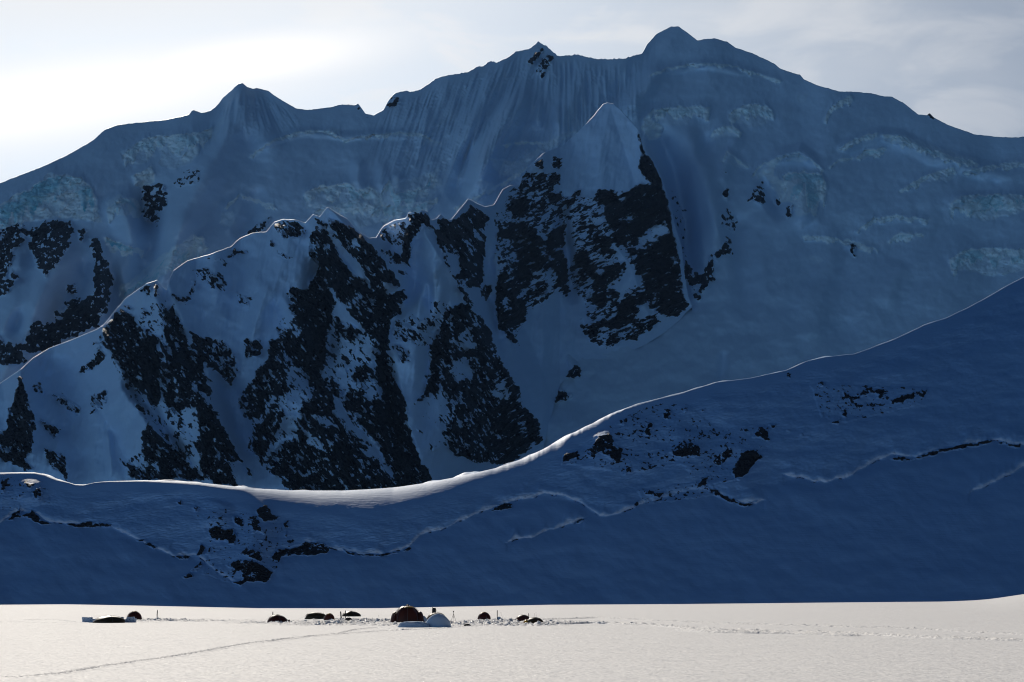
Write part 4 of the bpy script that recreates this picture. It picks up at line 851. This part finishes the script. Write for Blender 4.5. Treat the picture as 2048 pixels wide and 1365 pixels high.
def ski_pair(px, py, hpx, label, lean=0.0, n=2, wide=0.055, group='skis and poles planted upright in the camp'):
    o, mpp = thing('ski_pair', px, py, label, 'skis', group, 0, 0.0); h = hpx*mpp
    for k in range(n):
        s_ = (k-(n-1)/2); m = MB(); P = []
        for i in range(13):
            t = i/12; z = -0.15 + (h+0.15)*t; w_ = wide*(0.95 - 0.25*math.sin(math.pi*min(t/0.85, 1))) * (1 if t < 0.9 else 1-(t-0.9)*7)
            y = 0.05*s_ + (0.6*(t-0.88)**1.5*4 if t > 0.88 else 0)*(-1 if s_ > 0 else 1)*0.3
            x = lean*z + s_*wide*1.15*(1-0.35*t)
            P.append([(x-w_, y-.012, z), (x+w_, y-.012, z), (x+w_, y+.012, z), (x-w_, y+.012, z)])
        m.grid(P, True); m.f.append((0,3,2,1)); b0 = len(m.v)-4; m.f.append((b0, b0+1, b0+2, b0+3))
        k_ = m.build('ski', SKIB, o, False)
        m = MB(); m.box((lean*h*0.48 + s_*wide*1.0, 0.05*s_-0.05, h*0.48), (0.04, 0.045, 0.14)); m.build('binding', BLACK, k_, False)
    return o
def pole(px, py, hpx, label, lean=0.0, group='skis and poles planted upright in the camp', name='ski_pole'):
    o, mpp = thing(name, px, py, label, 'ski pole', group, 0, 0.0); h = hpx*mpp
    m = MB(); m.tube([(0,0,-0.1), (lean*h*.5, 0, h*.5), (lean*h, 0, h*0.86)], 0.011); m.build('shaft', GREY, o)
    m = MB(); m.tube([(lean*h*0.86, 0, h*0.84), (lean*h, 0, h)], [0.018, 0.021]); m.build('grip', BLACK, o)
    m = MB(); m.tube([(lean*0.1, 0, 0.08), (lean*0.1, 0, 0.095)], [0.05, 0.05], 10); m.build('basket', BLACK, o)
    return o
def lumpy(px, py, wpx, hpx, label, cat, mat, name, group=None, depth=0.7, seed=1, rough=0.12, skew=0.0, power=0.8, n=48, flat=1.0):
    x, y = ground_point(px, py); mpp = y/FPX; a = wpx*mpp/2; h = hpx*mpp; m = MB(); P = []
    for i in range(25):
        t = i/24; ph = t*math.pi/2; rr = math.cos(ph)**power; row = []
        for j in range(n):
            q = 2*math.pi*j/n
            f = 1 + rough*float(fbm(np.array([3*math.cos(q)+seed*7.0+2*t]), np.array([3*math.sin(q)+seed*3.0+2*t]), 4, seed)[0])*2.2
            row.append((a*rr*f*math.cos(q) + skew*a*t, a*depth*rr*f*math.sin(q), h*math.sin(ph)**flat*(1+(f-1)*(1-t)) - 0.06))
        P.append(row)
    m.grid(P, True); o = m.build(name, mat); o.location = (x, y, 0)
    return tag(o, label, cat, group)

# --- left group
def snow_wall():
    o, mpp = thing('snow_wall', 214, 1245.5, 'low wall of stacked snow blocks around the leftmost tent', 'snow wall', None, 0, 0.05)
    k = 0; course = 0
    for row in range(3):
        for i in range(19):
            t = (i + 0.5*(row % 2))/18.5
            ang = math.pi*(1.03 + 0.94*t)
            x = math.cos(ang)*52*mpp; y = math.sin(ang)*2.1 + 1.9
            dip = 0.55 if 0.30 < t < 0.66 else 1.0
            if (row == 2 and dip < 1) or (row == 2 and R_.random() < 0.25): continue
            m = MB(); hh = 0.155 + R_.uniform(-.02, .02)
            m.box((x+R_.uniform(-.03, .03), y+R_.uniform(-.06, .06), 0.14 + row*0.29 + R_.uniform(-.03, .03)), (0.25+R_.uniform(-.03, .03), 0.2, hh), ang+math.pi/2+R_.uniform(-.3, .3), R_.uniform(.8, 1.0))
            b = m.build('snow_block', CSNOW, o, True, 0.05)
snow_wall()
tent(217, 1246, 64, 14, 'low dark olive tent pitched against the snow block wall', NY_OLIVE, NY_OLIVE, 0.1, 0.06, 0.75, 0.88, door=False)
tent(268, 1240.5, 31, 18, 'rust dome tent rising just right of the snow block wall', NY_RED, NY_YELLOW, 0.05, 0.02, 0.95, 0.80)
ski_pair(314, 1239.5, 19, 'lone ski pair standing upright right of the snow block wall', 0.02)
lumpy(317.5, 1239.6, 8, 3.5, 'small black bag at the foot of the lone ski pair on the left', 'bag', BLACK, 'gear_bag', 'dark gear lying on the camp snow', 0.7, 3)
# --- middle left
tent(555, 1245.5, 41, 16, 'dark peaked tent with an olive top, alone left of the middle cluster', NY_RED, NY_OLIVE, -0.12, 0.05, 1.0, 0.8, vest=(1, 0.35, 0.4, NY_RED))
ski_pair(545.5, 1243, 19, 'ski pair sticking up behind the lone peaked tent', 0.0)
lumpy(578, 1243.5, 5, 4.5, 'tiny black stuff sack just right of the lone peaked tent', 'bag', BLACK, 'gear_bag', 'dark gear lying on the camp snow', 0.7, 4, 0.2, 0, 1.0)
pole(597.5, 1245, 5, 'short thin stake in the snow between the lone peaked tent and the long low tent', 0.0, name='snow_stake')
tent(631, 1238.5, 44, 12.5, 'long low dark tunnel tent behind the small yellow-topped dome', NY_OLIVE, NY_OLIVE, 0.0, 0.09, 0.42, 0.7, depth=0.6, shape_name='tunnel_tent')
pole(646.5, 1241, 15, 'ski pole planted left of the small yellow-topped dome tent', -0.02)
tent(658.5, 1241.5, 22, 14.5, 'small orange dome tent with a bright yellow top', NY_ORANGE, NY_YELLOW, 0.0, 0.02, 0.9, 0.68)
ski_pair(682.5, 1238, 14.5, 'thick bundle of skis leaning left of the far wedge tent', -0.10, 3, 0.06)
tent(703, 1233, 38, 11, 'far wedge shaped dark tent behind the upright skis and duffel', NY_OLIVE, NY_RED, -0.18, 0.06, 1.15, 0.8)
ski_pair(691.5, 1238.5, 17, 'ski pair standing behind the black duffel bag', -0.05)
def duffel():
    o, mpp = thing('duffel_bag', 697, 1243, 'black duffel bag standing on snow in front of the wedge tent', 'duffel bag', 'dark gear lying on the camp snow', 0.2, 0.0)
    m = MB(); w_ = 6*mpp; m.tube([(-w_, 0, .24), (-w_*.92, 0, .27), (-w_*.6, 0, .30), (0, 0, .31), (w_*.6, 0, .29), (w_*.92, 0, .25), (w_, 0, .22)], [.10, .20, .27, .28, .26, .19, .09], 14); m.build('bag_body', BLACK, o)
    m = MB(); m.tube([(-.2, 0, .55), (-.12, 0, .68), (.0, 0, .72), (.12, 0, .68), (.2, 0, .55)], 0.02); m.build('handle', BLACK, o)
duffel()
pole(757.5, 1237, 6, 'short wand marking the snow left of the big expedition dome', 0.0, name='snow_stake')
# --- big expedition dome
def big_dome():
    o, mpp = thing('expedition_tent', 815, 1246, 'large orange and rust expedition dome tent, biggest in the camp', 'tent', 'tents pitched across the glacier camp', 0.0)
    a = 28*mpp; h = 33.5*mpp
    cols = [NY_RED, NY_ORANGE, NY_RED, NY_ORANGE, NY_RED, NY_RED, NY_ORANGE, NY_RED]
    P = dome_surface(a, a, h, 0, 0.8, -0.02, nth=48, nv=16, sag=0.06, power=0.80, npole=8)
    for k in range(8):
        m = MB(); m.grid([[r[(k*6+j) % 48] for j in range(7)] for r in P]); m.build('side_panel', cols[k], o)
    m = MB(); m.grid(dome_surface(a*1.02, a*1.02, h*1.01, 0.70, 1, -0.02, nth=48, nv=8, sag=0.04, power=0.80, npole=8), True); m.build('roof_panel', NY_YELLOW, o)
    m = MB(); m.tube([(-0.2, 0, h*1.0), (-0.1, 0, h*1.05), (0.1, 0, h*1.06), (0.25, 0, h*1.01)], [.05, .12, .11, .04], 8); m.build('vent_cap', NY_ORANGE, o)
    for k in range(8):
        q = 2*math.pi*k/8 + 0.05; pts = []
        for i in range(14):
            ph = i/13*math.pi/2; pts.append((a*1.035*math.cos(ph)**0.80*math.cos(q), a*1.035*math.cos(ph)**0.80*math.sin(q), h*1.02*math.sin(ph)))
        m = MB(); m.tube(pts, 0.02); m.build('tent_pole', GREY, o)
    for sgn, w_, hh, mt in ((-1, 0.30, 0.66, NY_RED), (1, 0.26, 0.68, NY_RED)):
        m = MB(); m.grid(dome_surface(a*w_, a*0.6, h*hh, 0, 1, -sgn*0.25, nth=24, nv=10, sag=0.1, power=0.65, off=sgn*a*0.93), True); m.build('vestibule', mt, o)
    m = MB(); Q = []
    for i in range(9):
        ph = (0.02+0.5*i/8)*math.pi/2
        Q.append([(a*1.03*math.cos(ph)**0.80*math.cos(-1.95+w_*0.09*(1-0.6*i/8)), a*1.03*math.cos(ph)**0.80*math.sin(-1.95+w_*0.09*(1-0.6*i/8)), h*math.sin(ph)) for w_ in range(-3, 4)])
    m.grid(Q); m.build('door', NY_ORANGE, o)
    for q in (-2.6, -0.6, 2.4, 0.5):
        m = MB(); m.tube([(a*.8*math.cos(q), a*.8*math.sin(q), h*.7), (a*1.5*math.cos(q), a*1.5*math.sin(q), 0.05)], 0.008, 4); m.build('guy_line', BLACK, o)
big_dome()
lumpy(828, 1255, 64, 12.5, 'long low snow mound in front of the big expedition dome', 'snow mound', CSNOW, 'snow_mound', 'snow mounds piled in front of the big tent', 0.5, 11, 0.10, 0.0, 0.62)
lumpy(876, 1254.5, 52, 27.5, 'tall smooth pointed snow mound right of the big expedition dome', 'snow mound', CSNOW, 'snow_mound', 'snow mounds piled in front of the big tent', 0.8, 12, 0.03, 0.0, 1.22)
lumpy(849, 1246, 13, 14, 'small upright snow lump between the big dome and the tall mound', 'snow mound', CSNOW, 'snow_mound', 'snow mounds piled in front of the big tent', 0.7, 13, 0.22, -0.3, 1.4)
tent(873, 1245, 42, 19, 'rust tent almost hidden behind the tall snow mound', NY_RED, NY_ORANGE, 0.0, 0.02, 0.7, 0.7)
def sled():
    o, mpp = thing('haul_sled', 868, 1243, 'black haul sled stood on end behind the tall snow mound', 'sled', None, 0.1, 0.0)
    w_ = 3.9*mpp; h = 27.5*mpp; P = []
    for i in range(16):
        t = i/15; z = -0.1 + h*t; ww = w_*(1.0 if t < 0.85 else 1.0-0.15*(t-.85)/.15); dz = 0.16*max(0, t-0.85)/0.15
        P.append([(-ww, .02-dz, z+0.05*(1-t)), (-ww*.9, .16-dz, z), (0, .18-dz, z), (ww*.9, .16-dz, z), (ww, .02-dz, z-0.05), (ww*.93, .0-dz, z), (ww*.82, .13-dz, z), (0, .15-dz, z), (-ww*.82, .13-dz, z), (-ww*.93, 0-dz, z)])
    m = MB(); m.grid(P, True); m.f.append(tuple(range(9, -1, -1))); b0 = len(m.v)-10; m.f.append(tuple(range(b0, b0+10))); m.build('sled_hull', BLACK, o)
    m = MB(); m.box((0.0, -0.02, h*0.66), (w_*.86, 0.13, h*.27), 0, 0.9); m.build('load', BLACK, o, True, 0.06)
    m = MB(); m.tube([(-w_*.7, 0, h*.9), (-w_*.75, -.02, h*1.01), (-w_*.35, -.02, h*1.03)], .05); m.build('tow_bar', BLACK, o)
    for k in (0, 1):
        m = MB(); m.tube([(w_*.9, 0, h*(.85+.04*k)), (w_*(2.6+.5*k), -.2, h*.25)], 0.009, 4); m.build('guy_line', BLACK, o)
sled()
def tripod():
    o, mpp = thing('camera_tripod', 907, 1247.5, 'thin three legged tripod with a small head, right of the tall snow mound', 'tripod', None, 0, 0.02)
    h = 25.5*mpp; r = 7*mpp
    for q in (-2.7, -0.45, 1.4):
        l = MB(); l.tube([(0, 0, h*.78), (r*math.cos(q)*.5, r*math.sin(q)*.5, h*.39), (r*math.cos(q), r*math.sin(q), 0)], [.025, .02, .014]); l.build('leg', BLACK, o)
    m = MB(); m.tube([(0,0,h*.42), (0,0,h*.84)], .016); m.build('centre_column', BLACK, o)
    m = MB(); m.box((0,0,h*.93), (.085,.09,.085)); hd = m.build('camera_head', BLACK, o, True, 0.02)
    m = MB(); m.tube([(0,-.08,h*.93), (0,-.17,h*.93)], [.045,.05], 10); m.build('lens', BLACK, hd)
    m = MB(); m.tube([(0,0,h*.83), (0,0,h*.87)], [.05,.04], 8); m.build('pan_joint', GREY, o)
tripod()
lumpy(935, 1252.5, 14, 5.2, 'low black pile of gear right of the tripod', 'gear pile', BLACK, 'gear_pile', 'dark gear lying on the camp snow', 0.8, 6, 0.28, -0.25, 0.8)
# --- right group
tent(968, 1240, 27, 15.5, 'round rust dome tent with a yellow patch left of the tall ski pair', NY_RED, NY_YELLOW, 0.03, 0.02, 0.92, 0.78)
ski_pair(994.5, 1240.5, 19.5, 'tall ski pair upright in a snow lump right of the round dome', 0.0, 2, 0.05)
lumpy(998, 1240.3, 9, 7, 'little snow lump holding up the tall ski pair', 'snow lump', CSNOW, 'snow_lump', None, 0.8, 14, 0.15)
pole(1006.5, 1242, 17, 'thin pole leaning left beside the tall ski pair', -0.28)
tent(1045.5, 1243.5, 31, 13.5, 'red dome tent behind the nearest right-hand dome', NY_RED, NY_RED, 0.03, 0.02, 0.85, 0.8)
tent(1069, 1248, 37, 13, 'rightmost dark dome tent with a yellow vestibule on its left', NY_OLIVE, NY_OLIVE, 0.0, 0.02, 0.85, 0.8, vest=(-1, 0.36, 0.66, NY_YELLOW))
ski_pair(1057.5, 1248.8, 22, 'single upright ski in front of the two rightmost domes', 0.0, 1, 0.06)
pole(1070, 1240, 12.5, 'left one of the two ski poles sticking up behind the rightmost tent', -0.12)
pole(1073.8, 1240, 15, 'right one of the two ski poles sticking up behind the rightmost tent', -0.12)
lumpy(1036, 1249, 11, 4.2, 'flat black gear bag lying left of the rightmost tent', 'gear pile', BLACK, 'gear_pile', 'dark gear lying on the camp snow', 0.8, 7, 0.2)

# ------------------------------------------------------------------ air
def haze_box():
    me = bpy.data.meshes.new("haze")
    x0, x1, y0, y1, z0, z1 = -2600, 3000, -300, 5200, -40, 1500
    v = [(x, y, z) for z in (z0, z1) for y in (y0, y1) for x in (x0, x1)]
    me.from_pydata(v, [], [(0,2,3,1),(4,5,7,6),(0,1,5,4),(2,6,7,3),(0,4,6,2),(1,3,7,5)])
    m, t = new_mat("haze")
    pv = t.n('ShaderNodeVolumePrincipled'); pv.inputs['Color'].default_value = (0.25, 0.50, 1.0, 1)
    pv.inputs['Density'].default_value = 0.7e-5; pv.inputs['Anisotropy'].default_value = 0.25
    o = t.n('ShaderNodeOutputMaterial'); t.l(pv.outputs[0], o.inputs['Volume'])
    me.materials.append(m)
    ob = bpy.data.objects.new("haze", me); COL.objects.link(ob); ob['kind'] = 'stuff'
haze_box()
